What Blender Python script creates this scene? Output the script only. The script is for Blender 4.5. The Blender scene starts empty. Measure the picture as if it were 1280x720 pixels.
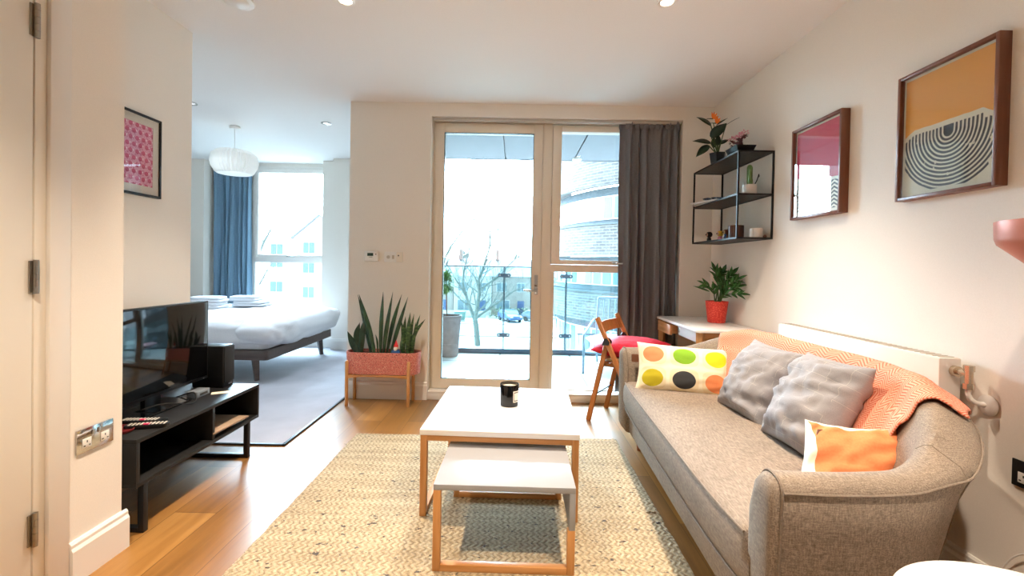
import bpy, bmesh, math, random
from mathutils import Vector, Matrix, noise
PI = math.pi
rnd = random.Random(11)
S = bpy.context.scene
C = S.collection
V = Vector

# ------------------------------------------------------------------ helpers: naming / hierarchy
def tag(o, label=None, cat=None, group=None, kind=None):
    if label: o['label'] = label
    if cat: o['category'] = cat
    if group: o['group'] = group
    if kind: o['kind'] = kind
    return o
def thing(name, label, cat, loc=(0, 0, 0), rotz=0, group=None, kind=None):
    o = bpy.data.objects.new(name, None)
    C.objects.link(o)
    o.location = loc
    o.rotation_euler = (0, 0, rotz)
    o.empty_display_size = .05
    return tag(o, label, cat, group, kind)
def copy_thing(src, loc, rotz=0, label=None):
    r = src.copy(); C.objects.link(r); r.location = loc; r.rotation_euler = (0, 0, rotz)
    if label: r['label'] = label
    for ch in list(src.children):
        c = ch.copy(); C.objects.link(c); c.parent = r
        for g in list(ch.children):
            d = g.copy(); C.objects.link(d); d.parent = c
    return r

# ------------------------------------------------------------------ helpers: mesh builder
class MB:
    def __init__(s):
        s.bm = bmesh.new()
        s.uv = s.bm.loops.layers.uv.new('UVMap')
    def _bev(s, geom_edges, w, seg):
        bmesh.ops.bevel(s.bm, geom=geom_edges, offset=w, segments=seg, profile=.5, affect='EDGES', clamp_overlap=True)
    def box(s, x0, x1, y0, y1, z0, z1, bev=0, seg=2, m=None):
        P = [(x0,y0,z0),(x1,y0,z0),(x1,y1,z0),(x0,y1,z0),(x0,y0,z1),(x1,y0,z1),(x1,y1,z1),(x0,y1,z1)]
        vs = [s.bm.verts.new(m @ V(p) if m else p) for p in P]
        fs = [s.bm.faces.new([vs[i] for i in f]) for f in ((0,3,2,1),(4,5,6,7),(0,1,5,4),(1,2,6,5),(2,3,7,6),(3,0,4,7))]
        if bev > 0:
            s._bev(list({e for f in fs for e in f.edges}), bev, seg)
        return s
    def prism(s, poly, z0, z1, bev=0, seg=2, f=None, allbev=True):
        f = f or (lambda a, b, c: (a, b, c))
        lo = [s.bm.verts.new(f(a, b, z0)) for a, b in poly]
        hi = [s.bm.verts.new(f(a, b, z1)) for a, b in poly]
        n = len(poly)
        fs = [s.bm.faces.new(lo[::-1]), s.bm.faces.new(hi)]
        sd = [s.bm.faces.new([lo[i], lo[(i+1) % n], hi[(i+1) % n], hi[i]]) for i in range(n)]
        bmesh.ops.recalc_face_normals(s.bm, faces=fs + sd)
        if bev > 0:
            ed = set(fs[0].edges) | set(fs[1].edges)
            if allbev: ed |= {e for q in sd for e in q.edges}
            s._bev(list(ed), bev, seg)
        return s
    def ring_surface(s, rings, closed=True, cap0=True, cap1=True, uvs=None):
        vr = [[s.bm.verts.new(p) for p in r] for r in rings]
        n = len(vr[0])
        new = []
        for i in range(len(vr)-1):
            for j in range(n if closed else n-1):
                k = (j+1) % n
                fc = s.bm.faces.new([vr[i][j], vr[i][k], vr[i+1][k], vr[i+1][j]])
                new.append(fc)
                if uvs:
                    q = [uvs(i, j), uvs(i, j+1), uvs(i+1, j+1), uvs(i+1, j)]
                    for lp, c in zip(fc.loops, q): lp[s.uv].uv = c
        if closed and cap0: new.append(s.bm.faces.new(vr[0][::-1]))
        if closed and cap1: new.append(s.bm.faces.new(vr[-1]))
        bmesh.ops.recalc_face_normals(s.bm, faces=new)
        return s
    def tube(s, pts, r, n=8):
        pts = [V(p) for p in pts]
        rr = r if isinstance(r, (list, tuple)) else [r]*len(pts)
        t0 = (pts[1]-pts[0]).normalized()
        a = V((0, 0, 1)) if abs(t0.z) < .9 else V((1, 0, 0))
        u = t0.cross(a).normalized()
        rings = []
        for i, p in enumerate(pts):
            t = (pts[min(i+1, len(pts)-1)] - pts[max(i-1, 0)])
            if t.length < 1e-9: t = t0.copy()
            t.normalize()
            u = (u - t*u.dot(t)).normalized()
            w = t.cross(u)
            rings.append([p + (u*math.cos(2*PI*k/n) + w*math.sin(2*PI*k/n))*rr[i] for k in range(n)])
        return s.ring_surface(rings)
    def cyl(s, p0, p1, r0, r1=None, n=20):
        return s.tube([p0, p1], [r0, r0 if r1 is None else r1], n)
    def lathe(s, prof, c=(0, 0, 0), n=32, zig=0, m=None):
        c = V(c); rings = []
        for r, z in prof:
            row = []
            for k in range(n):
                q = r*(1 + (zig if k % 2 else -zig))
                p = V((q*math.cos(2*PI*k/n), q*math.sin(2*PI*k/n), z))
                row.append(c + (m @ p if m else p))
            rings.append(row)
        return s.ring_surface(rings)
    def bar(s, p0, p1, w, h, up=(0, 0, 1), bev=0):
        p0, p1 = V(p0), V(p1); t = (p1-p0); L = t.length; t.normalize()
        up = V(up); x = up.cross(t).normalized(); y = t.cross(x).normalized()
        m = Matrix((x, y, t)).transposed().to_4x4(); m.translation = p0
        return s.box(-w/2, w/2, -h/2, h/2, 0, L, bev, 1, m)
    def grid(s, f, nu, nv, uv=None):
        vs = [[s.bm.verts.new(f(i/nu, j/nv)) for j in range(nv+1)] for i in range(nu+1)]
        for i in range(nu):
            for j in range(nv):
                fc = s.bm.faces.new([vs[i][j], vs[i+1][j], vs[i+1][j+1], vs[i][j+1]])
                if uv:
                    for lp, (a, b) in zip(fc.loops, ((i, j), (i+1, j), (i+1, j+1), (i, j+1))):
                        lp[s.uv].uv = uv(a/nu, b/nv)
        return s
    def leaf(s, p0, d, up, L, w, th=.0015, bend=.2, n=7, fold=.25, shape=None):
        """closed lens-section leaf from p0 along d, arching away from up"""
        p0, d, up = V(p0), V(d).normalized(), V(up)
        side = d.cross(up)
        if side.length < 1e-4: side = d.cross(V((1, 0, 0)))
        side.normalize(); nrm = side.cross(d).normalized()
        shape = shape or (lambda t: math.sin(PI*min(1, t*.93+.07)**.8))
        rings = []
        for i in range(n+1):
            t = i/n
            p = p0 + d*(L*t) - nrm*(bend*L*t*t)
            ww = max(.0006, w*.5*shape(t)); tt = th*(1-.6*t)+.0003
            rings.append([p - side*ww + nrm*ww*fold, p - nrm*tt, p + side*ww + nrm*ww*fold, p + nrm*tt])
        return s.ring_surface(rings)
    def blade(s, pts, w, th):
        """upright succulent blade: lens section along a polyline"""
        pts = [V(p) for p in pts]; rings = []
        for i, p in enumerate(pts):
            t = (pts[min(i+1, len(pts)-1)]-pts[max(i-1, 0)]).normalized()
            ww = w[i]*.5; tt = th[i]*.5
            sx = V((1, .15, 0)) - t*V((1, .15, 0)).dot(t); sx.normalize(); sy = t.cross(sx)
            rings.append([p + sx*ww*math.cos(a) + sy*tt*math.sin(a) for a in [2*PI*k/10 for k in range(10)]])
        return s.ring_surface(rings)
    def pillow(s, w, h, T, m, seed=0, n=40, wr=.006, pinch=.07):
        """soft cushion: local x width, y height, z thickness, placed by matrix m"""
        def half(sg):
            def f(a, b):
                u, v = 2*a-1, 2*b-1
                # cosine spacing to round the seam
                u, v = math.sin(u*PI/2), math.sin(v*PI/2)
                px = u*w/2*(1-pinch*(1-v*v)*abs(u)**1.5*0 - pinch*(1-abs(v)**2)*abs(u)**3)
                py = v*h/2*(1-pinch*(1-abs(u)**2)*abs(v)**3)
                e = (max(0, 1-abs(u)**2.6)*max(0, 1-abs(v)**2.6))**.55
                z = sg*T/2*e
                q = V((px*6+seed*3.1, py*6+px*2, seed+sg)); q2 = V((px*5+py*4+seed, py*17-px*6, seed*1.7))
                nn = noise.noise(q)*.45 + (.5-abs(noise.noise(q2))*2)*.45 + (.5-abs(noise.noise(q2*1.9+V((3, 7, 1))))*2)*.3
                cr = abs(noise.noise(V((px*15+py*9+seed, py*11-px*7, seed*.7))))*1.6
                z += (nn*wr*1.3 - (.5-cr if cr < .5 else 0)*wr*.9)*min(1, e*2.2)
                return m @ V((px, py, z))
            return f
        s.grid(half(1), n, n, lambda a, b: (a, b)); s.grid(half(-1), n, n, lambda a, b: (a, b))
        bmesh.ops.remove_doubles(s.bm, verts=s.bm.verts[:], dist=.0004)
        bmesh.ops.recalc_face_normals(s.bm, faces=s.bm.faces[:])
        return s
    def build(s, name, mat, parent=None, smooth=True, ang=38):
        bm = s.bm
        bm.normal_update()
        if smooth:
            for f in bm.faces: f.smooth = True
            for e in bm.edges:
                if len(e.link_faces) == 2:
                    e.smooth = e.calc_face_angle(0) < math.radians(ang)
        me = bpy.data.meshes.new(name); bm.to_mesh(me); bm.free()
        me.materials.append(mat)
        o = bpy.data.objects.new(name, me); C.objects.link(o)
        if parent: o.parent = parent
        return o
def frame_matrix(center, width_dir, up_dir):
    x = V(width_dir).normalized(); y = V(up_dir); y = (y - x*y.dot(x)).normalized(); z = x.cross(y)
    m = Matrix((x, y, z)).transposed().to_4x4(); m.translation = V(center)
    return m
def rounded(x0, x1, y0, y1, r, n=6):
    out = []
    for cx, cy, a0 in ((x1-r, y1-r, 0), (x0+r, y1-r, PI/2), (x0+r, y0+r, PI), (x1-r, y0+r, 1.5*PI)):
        out += [(cx+r*math.cos(a0+PI/2*k/n), cy+r*math.sin(a0+PI/2*k/n)) for k in range(n+1)]
    return out
def catmull(P, n=8):
    P = [V(p) for p in P]; Q = [P[0]*2-P[1]] + P + [P[-1]*2-P[-2]]; out = []
    for i in range(1, len(Q)-2):
        for k in range(n):
            t = k/n; a, b, c, d = Q[i-1], Q[i], Q[i+1], Q[i+2]
            out.append(.5*((2*b)+(c-a)*t+(2*a-5*b+4*c-d)*t*t+(3*b-a-3*c+d)*t**3))
    out.append(P[-1]); return out

# ------------------------------------------------------------------ helpers: materials
def lin(c):
    f = lambda x: x/12.92 if x <= .04045 else ((x+.055)/1.055)**2.4
    return tuple(f(v/255) for v in c[:3]) + (1,)
class E:
    def __init__(s, nt, k): s.nt, s.k = nt, k
    def op(s, o, b=None, c=None):
        n = s.nt.nodes.new('ShaderNodeMath'); n.operation = o
        for i, q in enumerate((s, b, c)):
            if q is None: continue
            if isinstance(q, E): s.nt.links.new(q.k, n.inputs[i])
            else: n.inputs[i].default_value = q
        return E(s.nt, n.outputs[0])
    def __add__(s, b): return s.op('ADD', b)
    def __sub__(s, b): return s.op('SUBTRACT', b)
    def __mul__(s, b): return s.op('MULTIPLY', b)
    def __truediv__(s, b): return s.op('DIVIDE', b)
    def sin(s): return s.op('SINE')
    def abs(s): return s.op('ABSOLUTE')
    def fr(s): return s.op('FRACT')
    def fl(s): return s.op('FLOOR')
    def lt(s, b): return s.op('LESS_THAN', b)
    def gt(s, b): return s.op('GREATER_THAN', b)
    def sqrt(s): return s.op('SQRT')
    def mx(s, b): return s.op('MAXIMUM', b)
    def mn(s, b): return s.op('MINIMUM', b)
class Mat:
    def __init__(s, name, col=(200, 200, 200), rough=.5, metal=0, spec=None):
        s.m = bpy.data.materials.new(name); s.m.use_nodes = True
        s.nt = s.m.node_tree; s.b = s.nt.nodes['Principled BSDF']
        s.b.inputs['Base Color'].default_value = lin(col)
        s.b.inputs['Roughness'].default_value = rough
        s.b.inputs['Metallic'].default_value = metal
        if spec is not None: s.b.inputs['Specular IOR Level'].default_value = spec
        s.tc = None
    def N(s, t, **kw):
        n = s.nt.nodes.new(t)
        for k, v in kw.items(): setattr(n, k, v)
        return n
    def L(s, a, b): s.nt.links.new(a.k if isinstance(a, E) else a, b)
    def coord(s, which='Object'):
        if not s.tc: s.tc = s.N('ShaderNodeTexCoord')
        return s.tc.outputs[which]
    def xyz(s, which='Object'):
        n = s.N('ShaderNodeSeparateXYZ'); s.L(s.coord(which), n.inputs[0])
        return [E(s.nt, q) for q in n.outputs]
    def vec(s, a, b, c=0.0):
        n = s.N('ShaderNodeCombineXYZ')
        for i, q in enumerate((a, b, c)):
            if isinstance(q, E): s.L(q, n.inputs[i])
            else: n.inputs[i].default_value = q
        return n.outputs[0]
    def noise(s, scale=5, detail=3, vec=None, rough=.5):
        n = s.N('ShaderNodeTexNoise'); n.inputs['Scale'].default_value = scale; n.inputs['Detail'].default_value = detail
        n.inputs['Roughness'].default_value = rough
        s.L(vec if vec is not None else s.coord(), n.inputs['Vector'])
        return E(s.nt, n.outputs[0])
    def mix(s, f, a, b):
        n = s.N('ShaderNodeMix', data_type='RGBA')
        for q, i in ((f, 0), (a, 6), (b, 7)):
            if isinstance(q, E): s.L(q, n.inputs[i])
            elif isinstance(q, (int, float)): n.inputs[i].default_value = q
            else: n.inputs[i].default_value = lin(q)
        return E(s.nt, n.outputs[2])
    def ramp(s, f, stops, const=False):
        n = s.N('ShaderNodeValToRGB'); cr = n.color_ramp
        if const: cr.interpolation = 'CONSTANT'
        while len(cr.elements) < len(stops): cr.elements.new(.5)
        for e, (p, c) in zip(cr.elements, stops): e.position = p; e.color = lin(c)
        s.L(f, n.inputs[0]); return E(s.nt, n.outputs[0])
    def col(s, c): s.L(c, s.b.inputs['Base Color']); return s
    def bump(s, h, strength=.3, dist=.002):
        n = s.N('ShaderNodeBump'); n.inputs['Strength'].default_value = strength; n.inputs['Distance'].default_value = dist
        s.L(h, n.inputs['Height']); s.L(n.outputs[0], s.b.inputs['Normal']); return s
    def rough(s, e): s.L(e, s.b.inputs['Roughness']); return s
def speck(name, c, rough=.6, scale=60, amt=14, bump=.15, dist=.001, metal=0):
    a = Mat(name, c, rough, metal); n = a.noise(scale, 3)
    lo = tuple(max(0, q-amt) for q in c); hi = tuple(min(255, q+amt) for q in c)
    a.col(a.ramp(n, [(.3, lo), (.7, hi)])).bump(n, bump, dist); return a.m
def plain(name, c, rough=.5, metal=0, spec=None):
    a = Mat(name, c, rough, metal, spec); n = a.noise(35, 2)
    a.rough(n*.08 + (rough-.04)); return a.m
def wood(name, c, amt=22, axis=2, rough=.45, sc=1):
    a = Mat(name, c, rough); x, y, z = a.xyz(); q = [x, y, z]
    f = [40*sc]*3; f[axis] = 2.5*sc
    n = a.noise(1, 4, a.vec(x*f[0], y*f[1], z*f[2]))
    lo = tuple(max(0, v-amt) for v in c); hi = tuple(min(255, v+amt*.7) for v in c)
    a.col(a.ramp(n, [(.28, lo), (.72, hi)])).bump(n, .08, .001); return a.m
def glass(name, tint=(245, 250, 250), ior=1.5, rough=0.0):
    a = Mat(name); nt = a.nt; nt.nodes.remove(a.b)
    out = nt.nodes['Material Output']
    tr = a.N('ShaderNodeBsdfTransparent'); tr.inputs[0].default_value = lin(tint)
    gl = a.N('ShaderNodeBsdfGlossy'); gl.inputs['Roughness'].default_value = rough
    geo = a.N('ShaderNodeNewGeometry'); dt = a.N('ShaderNodeVectorMath', operation='DOT_PRODUCT')
    a.L(geo.outputs['Normal'], dt.inputs[0]); a.L(geo.outputs['Incoming'], dt.inputs[1])
    k = E(nt, dt.outputs['Value']).abs(); f0 = ((ior-1)/(ior+1))**2
    fr = ((k*-1.0 + 1.0).op('POWER', 5.0))*(1-f0) + f0
    mx = a.N('ShaderNodeMixShader')
    a.L(fr, mx.inputs[0]); a.L(tr.outputs[0], mx.inputs[1]); a.L(gl.outputs[0], mx.inputs[2])
    a.L(mx.outputs[0], out.inputs[0]); return a.m
def emit(name, c, st):
    a = Mat(name, c, .4); a.b.inputs['Emission Color'].default_value = lin(c); a.b.inputs['Emission Strength'].default_value = st
    return a.m

M = {}
M['wall'] = speck('wall_paint', (240, 234, 225), .85, 220, 2, .05, .0005)
M['ceil'] = speck('ceiling_paint', (241, 238, 236), .9, 150, 2, .04, .0005)
M['trim'] = plain('white_gloss_paint', (236, 232, 226), .35)
M['doorpaint'] = plain('cream_door_paint', (236, 230, 218), .4)
M['frame'] = plain('cream_window_frame', (236, 226, 210), .4)
M['track'] = plain('track_grey', (196, 190, 180), .4)
M['pane'] = glass('window_glass')
M['picglass'] = glass('picture_glass', (252, 252, 252), 1.5)
M['bal_glass'] = glass('balustrade_glass', (226, 242, 244))
M['glass_edge'] = plain('glass_edge', (40, 70, 80), .2)
M['black_metal'] = plain('black_metal', (24, 24, 26), .42, .3)
M['chrome'] = plain('chrome', (205, 200, 195), .12, 1)
M['nickel'] = plain('brushed_nickel', (165, 158, 148), .3, 1)
M['steel'] = plain('satin_steel', (190, 190, 188), .28, 1)
M['white_plastic'] = plain('white_plastic', (238, 236, 232), .35)
M['black_plastic'] = plain('black_plastic', (11, 11, 12), .35)
M['screen'] = plain('tv_screen', (6, 7, 9), .06)
M['blackwood'] = wood('black_brown_wood', (17, 16, 16), 4, 1, .5)
M['oak'] = wood('warm_oak', (196, 140, 84), 22, 2, .4)
M['oak_y'] = wood('warm_oak_long', (196, 140, 84), 22, 1, .4)
M['oak_x'] = wood('warm_oak_cross', (196, 140, 84), 22, 0, .4)
M['beech'] = wood('chair_beech', (178, 112, 58), 20, 2, .4)
M['walnut'] = wood('walnut_frame', (116, 66, 42), 16, 2, .35)
M['bedwood'] = wood('dark_bed_wood', (62, 45, 38), 10, 0, .45)
M['white_lac'] = plain('white_lacquer', (240, 238, 236), .22)
M['grey_lac'] = plain('grey_lacquer', (150, 152, 156), .3)
M['red_fab'] = speck('red_fabric', (200, 22, 52), .8, 90, 10, .2)
M['tan_fab'] = speck('tan_fabric', (176, 150, 112), .85, 120, 12, .2)
M['soil'] = speck('soil', (52, 38, 30), .95, 90, 16, .6, .004)
M['leaf'] = speck('leaf_green', (56, 108, 46), .35, 30, 18, .05)
M['leaf_dark'] = speck('leaf_dark', (26, 52, 36), .35, 30, 10, .05)
M['leaf_pale'] = speck('leaf_pale', (92, 128, 70), .4, 30, 16, .05)
M['stem'] = speck('stem_green', (64, 92, 44), .5, 40, 10, .05)
M['orange'] = plain('orange_petal', (240, 122, 34), .5)
M['pink'] = plain('pink_blossom', (232, 150, 168), .6)
M['bark_red'] = speck('dark_red_bark', (84, 34, 36), .7, 60, 12, .4)
M['wax'] = plain('wax', (240, 228, 204), .5)
M['linen_white'] = speck('white_linen', (222, 224, 229), .85, 140, 4, .12)
M['cream_fab'] = speck('cream_cotton', (244, 232, 208), .85, 140, 5, .15)
M['copper'] = plain('copper', (172, 106, 88), .42, .4)
M['paper'] = plain('paper', (226, 220, 210), .7)
M['skin'] = plain('toy_peach', (226, 176, 148), .5)
M['yellow'] = plain('toy_yellow', (226, 184, 60), .5)
M['toybrown'] = plain('toy_brown', (108, 66, 42), .6)
M['toyblack'] = plain('toy_black', (28, 24, 24), .6)
M['toypink'] = plain('toy_pink', (222, 140, 156), .6)
M['toyred'] = plain('toy_red', (206, 36, 36), .5)
M['toyblue'] = plain('toy_blue', (40, 92, 150), .5)
M['toywhite'] = plain('toy_white', (240, 236, 230), .5)
M['amber'] = plain('amber_glass', (92, 52, 40), .15)
M['maroon'] = plain('maroon_dish', (116, 34, 34), .35)
M['rubber'] = plain('rubber', (16, 16, 17), .7)

# wood floor: planks run away from the camera
a = Mat('oak_floor', (150, 112, 74), .36); x, y, z = a.xyz()
bt = a.N('ShaderNodeTexBrick', offset=.37, offset_frequency=2)
a.L(a.vec(y, x), bt.inputs['Vector'])
bt.inputs['Scale'].default_value = 1; bt.inputs['Brick Width'].default_value = 1.25; bt.inputs['Row Height'].default_value = .19
bt.inputs['Mortar Size'].default_value = .0016; bt.inputs['Mortar Smooth'].default_value = .2
bt.inputs['Color1'].default_value = (.25, .25, .25, 1); bt.inputs['Color2'].default_value = (.8, .8, .8, 1); bt.inputs['Mortar'].default_value = (0, 0, 0, 1)
n = a.noise(1, 5, a.vec(x*22, y*1.6, z), .6); n2 = a.noise(2.2, 2, a.vec(x*2, y*.7, z))
t = E(a.nt, bt.outputs[0])
f = t*.62 + n*.5 + n2*.25 - .2
a.col(a.ramp(f, [(.05, (42, 27, 13)), (.3, (106, 72, 35)), (.55, (146, 103, 52)), (.85, (186, 140, 80))]))
a.bump(t.gt(.1)*.4 + n*.25, .25, .0015).rough(n*.16 + .24)
M['floor'] = a.m
# carpet
a = Mat('grey_carpet', (150, 148, 150), .95); n = a.noise(320, 2); n2 = a.noise(3.5, 3)
a.col(a.ramp(n*.6 + n2*.4, [(.3, (150, 150, 158)), (.7, (180, 180, 188))])).bump(n, .7, .004)
M['carpet'] = a.m
# jute rug: braided chevron rows with dark flecks
a = Mat('jute_rug', (205, 178, 130), .92); x, y, z = a.xyz()
w1 = a.noise(5, 2); w2 = a.noise(40, 2)
v = y/.040 + w1*.7 + w2*.18
f = ((v.fr() - .5).abs())*2.0
ph = x/.026 + f*.62 + w1*1.5 + w2*.5
st = ((ph*(2*PI)).sin())*.5 + .5
n = a.noise(90, 3, rough=.7); nf = a.noise(22, 3, a.vec(x*.9, y*1.5, 0.0), .65); big = a.noise(3, 3); row = a.noise(1, 2, a.vec(x*1.2, y*22.0, 0.0))
c = a.ramp(st*.1 + n*.55 + big*.12 + row*.24 + .04, [(.30, (96, 82, 64)), (.5, (148, 130, 100)), (.68, (190, 172, 140))])
c = a.mix(nf.gt(.645), c, (66, 56, 50))
c = a.mix((st.lt(.14))*f.lt(.8)*.5*w2.gt(.5), c, (110, 92, 66))
a.col(c).bump(st*.7 + n*.5 - f.gt(.88)*.5, .8, .006)
M['rug'] = a.m
# sofa linen
a = Mat('sofa_linen', (150, 136, 122), .9); x, y, z = a.xyz()
n1 = a.noise(1, 2, a.vec(x*300, y*40, z*900)); n2 = a.noise(1, 2, a.vec(x*260, y*900, z*60)); n3 = a.noise(5, 2); n4 = a.noise(1, 2, a.vec(x*40, y*900, z*300))
a.col(a.ramp(n1*.34 + n2*.28 + n4*.28 + n3*.1, [(.38, (98, 87, 76)), (.5, (134, 120, 106)), (.62, (166, 151, 135))])).bump(n1 + n2, .2, .001)
M['sofa'] = a.m
M['piping'] = speck('sofa_piping', (128, 115, 102), .9, 200, 10, .2)
M['sofaleg'] = wood('sofa_leg_wood', (150, 88, 48), 16, 2, .4)
# grey linen cushion with pale window-pane lines
a = Mat('grey_cushion_linen', (150, 148, 150), .9)
uvn = a.N('ShaderNodeSeparateXYZ'); a.L(a.coord('UV'), uvn.inputs[0]); u, v = E(a.nt, uvn.outputs[0]), E(a.nt, uvn.outputs[1])
u = ((u*2.0 - 1.0)*(PI/2)).sin()*.5 + .5; v = ((v*2.0 - 1.0)*(PI/2)).sin()*.5 + .5
n = a.noise(1, 2, a.vec(u*160, v*160)); n2 = a.noise(4, 3); jit = (a.noise(7, 2) - .5)*.12
ln = ((u*6.0 + jit).fr() - .5).abs().lt(.008).mx(((v*6.0 + jit).fr() - .5).abs().lt(.008))*a.noise(14, 2).gt(.47)
c = a.ramp(n*.5 + n2*.5, [(.3, (134, 133, 137)), (.7, (160, 159, 163))])
a.col(a.mix(ln*.55, c, (206, 204, 200))).bump(n, .25, .001)
M['greycush'] = a.m
# retro dot cushion: three by two discs on cream
a = Mat('dot_cushion', (246, 236, 206), .85)
uvn = a.N('ShaderNodeSeparateXYZ'); a.L(a.coord('UV'), uvn.inputs[0]); u, v = E(a.nt, uvn.outputs[0]), E(a.nt, uvn.outputs[1])
u = ((u*2.0 - 1.0)*(PI/2)).sin()*.5 + .5; v = ((v*2.0 - 1.0)*(PI/2)).sin()*.5 + .5
cu, cv = u*3.05 - .02, v*2.1 - .05
du, dv = cu.fr() - .5, cv.fr() - .5
d = (du*du + dv*dv).sqrt()
d4 = (du*du*du*du + dv*dv*dv*dv)
idx = cu.fl().mx(0.0).mn(2.0) + cv.fl().mx(0.0).mn(1.0)*3.0
cc = a.ramp((idx + .5)/6.0, [(0, (186, 172, 22)), (1/6, (56, 58, 60)), (2/6, (236, 146, 92)), (3/6, (238, 134, 88)), (4/6, (126, 176, 34)), (5/6, (232, 212, 20))], True)
bg = a.mix(d4.lt(.040)*.75, (250, 240, 212), (240, 224, 184))
n = a.noise(140, 2)
a.col(a.mix(d.lt(.355), bg, cc)).bump(n, .15, .001)
M['dotcush'] = a.m
# orange patch cushion
a = Mat('orange_cushion', (246, 236, 214), .85)
uvn = a.N('ShaderNodeSeparateXYZ'); a.L(a.coord('UV'), uvn.inputs[0]); u, v = E(a.nt, uvn.outputs[0]), E(a.nt, uvn.outputs[1])
wob = (a.noise(5, 2) - .5)*.1
big = (u + v*.28 + wob).gt(.36)*(v + (u - .42).abs()*-.42 + wob).lt(.80)
wedge = (v + (u-.30).abs()*1.4).lt(1.3).mx((u-.6).gt(.0))
n = a.noise(140, 2)
a.col(a.mix(big*wedge, (248, 240, 220), a.mix(n, (224, 122, 72), (232, 142, 92)))).bump(n, .15, .001)
M['orangecush'] = a.m
# herringbone throw (UV in metres)
a = Mat('herringbone_throw', (238, 160, 130), .9)
uvn = a.N('ShaderNodeSeparateXYZ'); a.L(a.coord('UV'), uvn.inputs[0]); u, v = E(a.nt, uvn.outputs[0]), E(a.nt, uvn.outputs[1])
f = ((u/.075).fr() - .5).abs()*2.0
s1 = (((v/.0135) + f*2.3)*(2*PI)).sin()*.5 + .5
n = a.noise(180, 2)
a.col(a.ramp(s1*.85 + n*.15, [(.32, (212, 104, 76)), (.6, (232, 166, 140))])).bump(s1 + n*.4, .35, .0015)
M['throw'] = a.m
# curtain cloth
a = Mat('curtain_cloth', (116, 115, 119), .85); x, y, z = a.xyz(); n = a.noise(1, 2, a.vec(x*500, y*500, z*120))
a.col(a.ramp(n, [(.3, (104, 103, 107)), (.7, (128, 127, 131))])).bump(n, .15, .001)
M['curtain'] = a.m
a = Mat('blue_curtain_cloth', (92, 116, 136), .85); x, y, z = a.xyz(); n = a.noise(1, 2, a.vec(x*500, y*500, z*120))
a.col(a.ramp(n, [(.3, (86, 112, 132)), (.7, (110, 138, 158))])).bump(n, .15, .001)
M['bcurtain'] = a.m
# terracotta terrazzo planter
a = Mat('terrazzo_pink', (190, 104, 90), .7); n = a.noise(190, 2, rough=.8); n2 = a.noise(120, 1)
c = a.mix(n.gt(.61), (190, 104, 90), (238, 206, 180)); c = a.mix(n2.gt(.64), c, (120, 60, 54))
a.col(c); M['terrazzo'] = a.m
# red textured pot
a = Mat('red_pot_glaze', (222, 58, 40), .55); vo = a.N('ShaderNodeTexVoronoi'); vo.inputs['Scale'].default_value = 85; a.L(a.coord(), vo.inputs['Vector'])
d = E(a.nt, vo.outputs[0]); a.col(a.ramp(d, [(.1, (236, 96, 72)), (.6, (206, 48, 36))])).bump(d, .6, .003); M['redpot'] = a.m
# snake plant variegated
a = Mat('snake_leaf', (52, 84, 48), .4); x, y, z = a.xyz(); n = a.noise(1, 3, a.vec(x*30, y*30, z*70))
a.col(a.ramp(n, [(.35, (28, 54, 34)), (.55, (58, 90, 50)), (.75, (124, 142, 84))])); M['snake'] = a.m
a = Mat('spear_leaf', (34, 62, 42), .4); x, y, z = a.xyz(); n = a.noise(1, 3, a.vec(x*40, y*40, z*12))
a.col(a.ramp(n, [(.35, (26, 52, 36)), (.7, (60, 94, 62))])); M['spear'] = a.m
# bricks
def brick(name, c1, c2, mortar, which='UV', rows=.075, width=.225):
    a = Mat(name, c1, .9); bt = a.N('ShaderNodeTexBrick'); a.L(a.coord(which), bt.inputs['Vector'])
    bt.inputs['Scale'].default_value = 1; bt.inputs['Brick Width'].default_value = width; bt.inputs['Row Height'].default_value = rows
    bt.inputs['Mortar Size'].default_value = rows*.12
    for k, c in (('Color1', c1), ('Color2', c2), ('Mortar', mortar)): bt.inputs[k].default_value = lin(c)
    n = a.noise(1.6, 4); a.col(a.mix(n*.5, E(a.nt, bt.outputs[0]), c2)); return a.m
M['brick'] = brick('stock_brick', (104, 100, 96), (74, 72, 72), (134, 132, 128), 'UV', .15, .45)
M['recess'] = speck('recess_render', (84, 92, 96), .9, 4, 6, .05)
M['brick_red'] = brick('red_brick', (150, 122, 110), (132, 104, 94), (170, 160, 152), 'Object', .15, .45)
M['winglass'] = plain('far_window_glass', (104, 124, 132), .1)
M['winframe'] = plain('far_window_frame', (210, 210, 208), .5)
M['roof'] = speck('slate_roof', (134, 132, 136), .8, 6, 12, .2)
M['render'] = speck('pale_render', (196, 192, 186), .9, 4, 6, .05)
M['pale_brick'] = brick('pale_brick', (226, 214, 206), (216, 202, 194), (230, 224, 220), 'Object', .15, .45)
M['asphalt'] = speck('asphalt', (140, 142, 144), .9, 3, 6, .1)
M['paving'] = speck('pavement', (178, 178, 174), .9, 2, 6, .1)
M['grasspatch'] = speck('winter_grass', (142, 148, 118), .95, 5, 14, .2)
M['treebark'] = speck('tree_bark', (92, 98, 92), .9, 4, 18, .5, .03)
M['hedge'] = speck('hedge_green', (110, 124, 96), .9, 6, 20, .6, .05)
M['bin'] = plain('green_bin', (96, 122, 112), .5)
M['carblue'] = plain('blue_car_paint', (66, 90, 130), .25)
M['cargrey'] = plain('grey_car_paint', (130, 138, 146), .25)
M['tyre'] = plain('tyre', (36, 36, 38), .8)
M['soffit'] = speck('soffit_board', (104, 108, 114), .7, 8, 3, .02)
M['clamp'] = plain('grey_clamp', (62, 74, 88), .45, .4)
M['clay'] = speck('grey_clay', (118, 106, 104), .8, 14, 8, .2)
M['blue_metal'] = plain('grey_blue_metal', (110, 132, 148), .45, .2)
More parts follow.
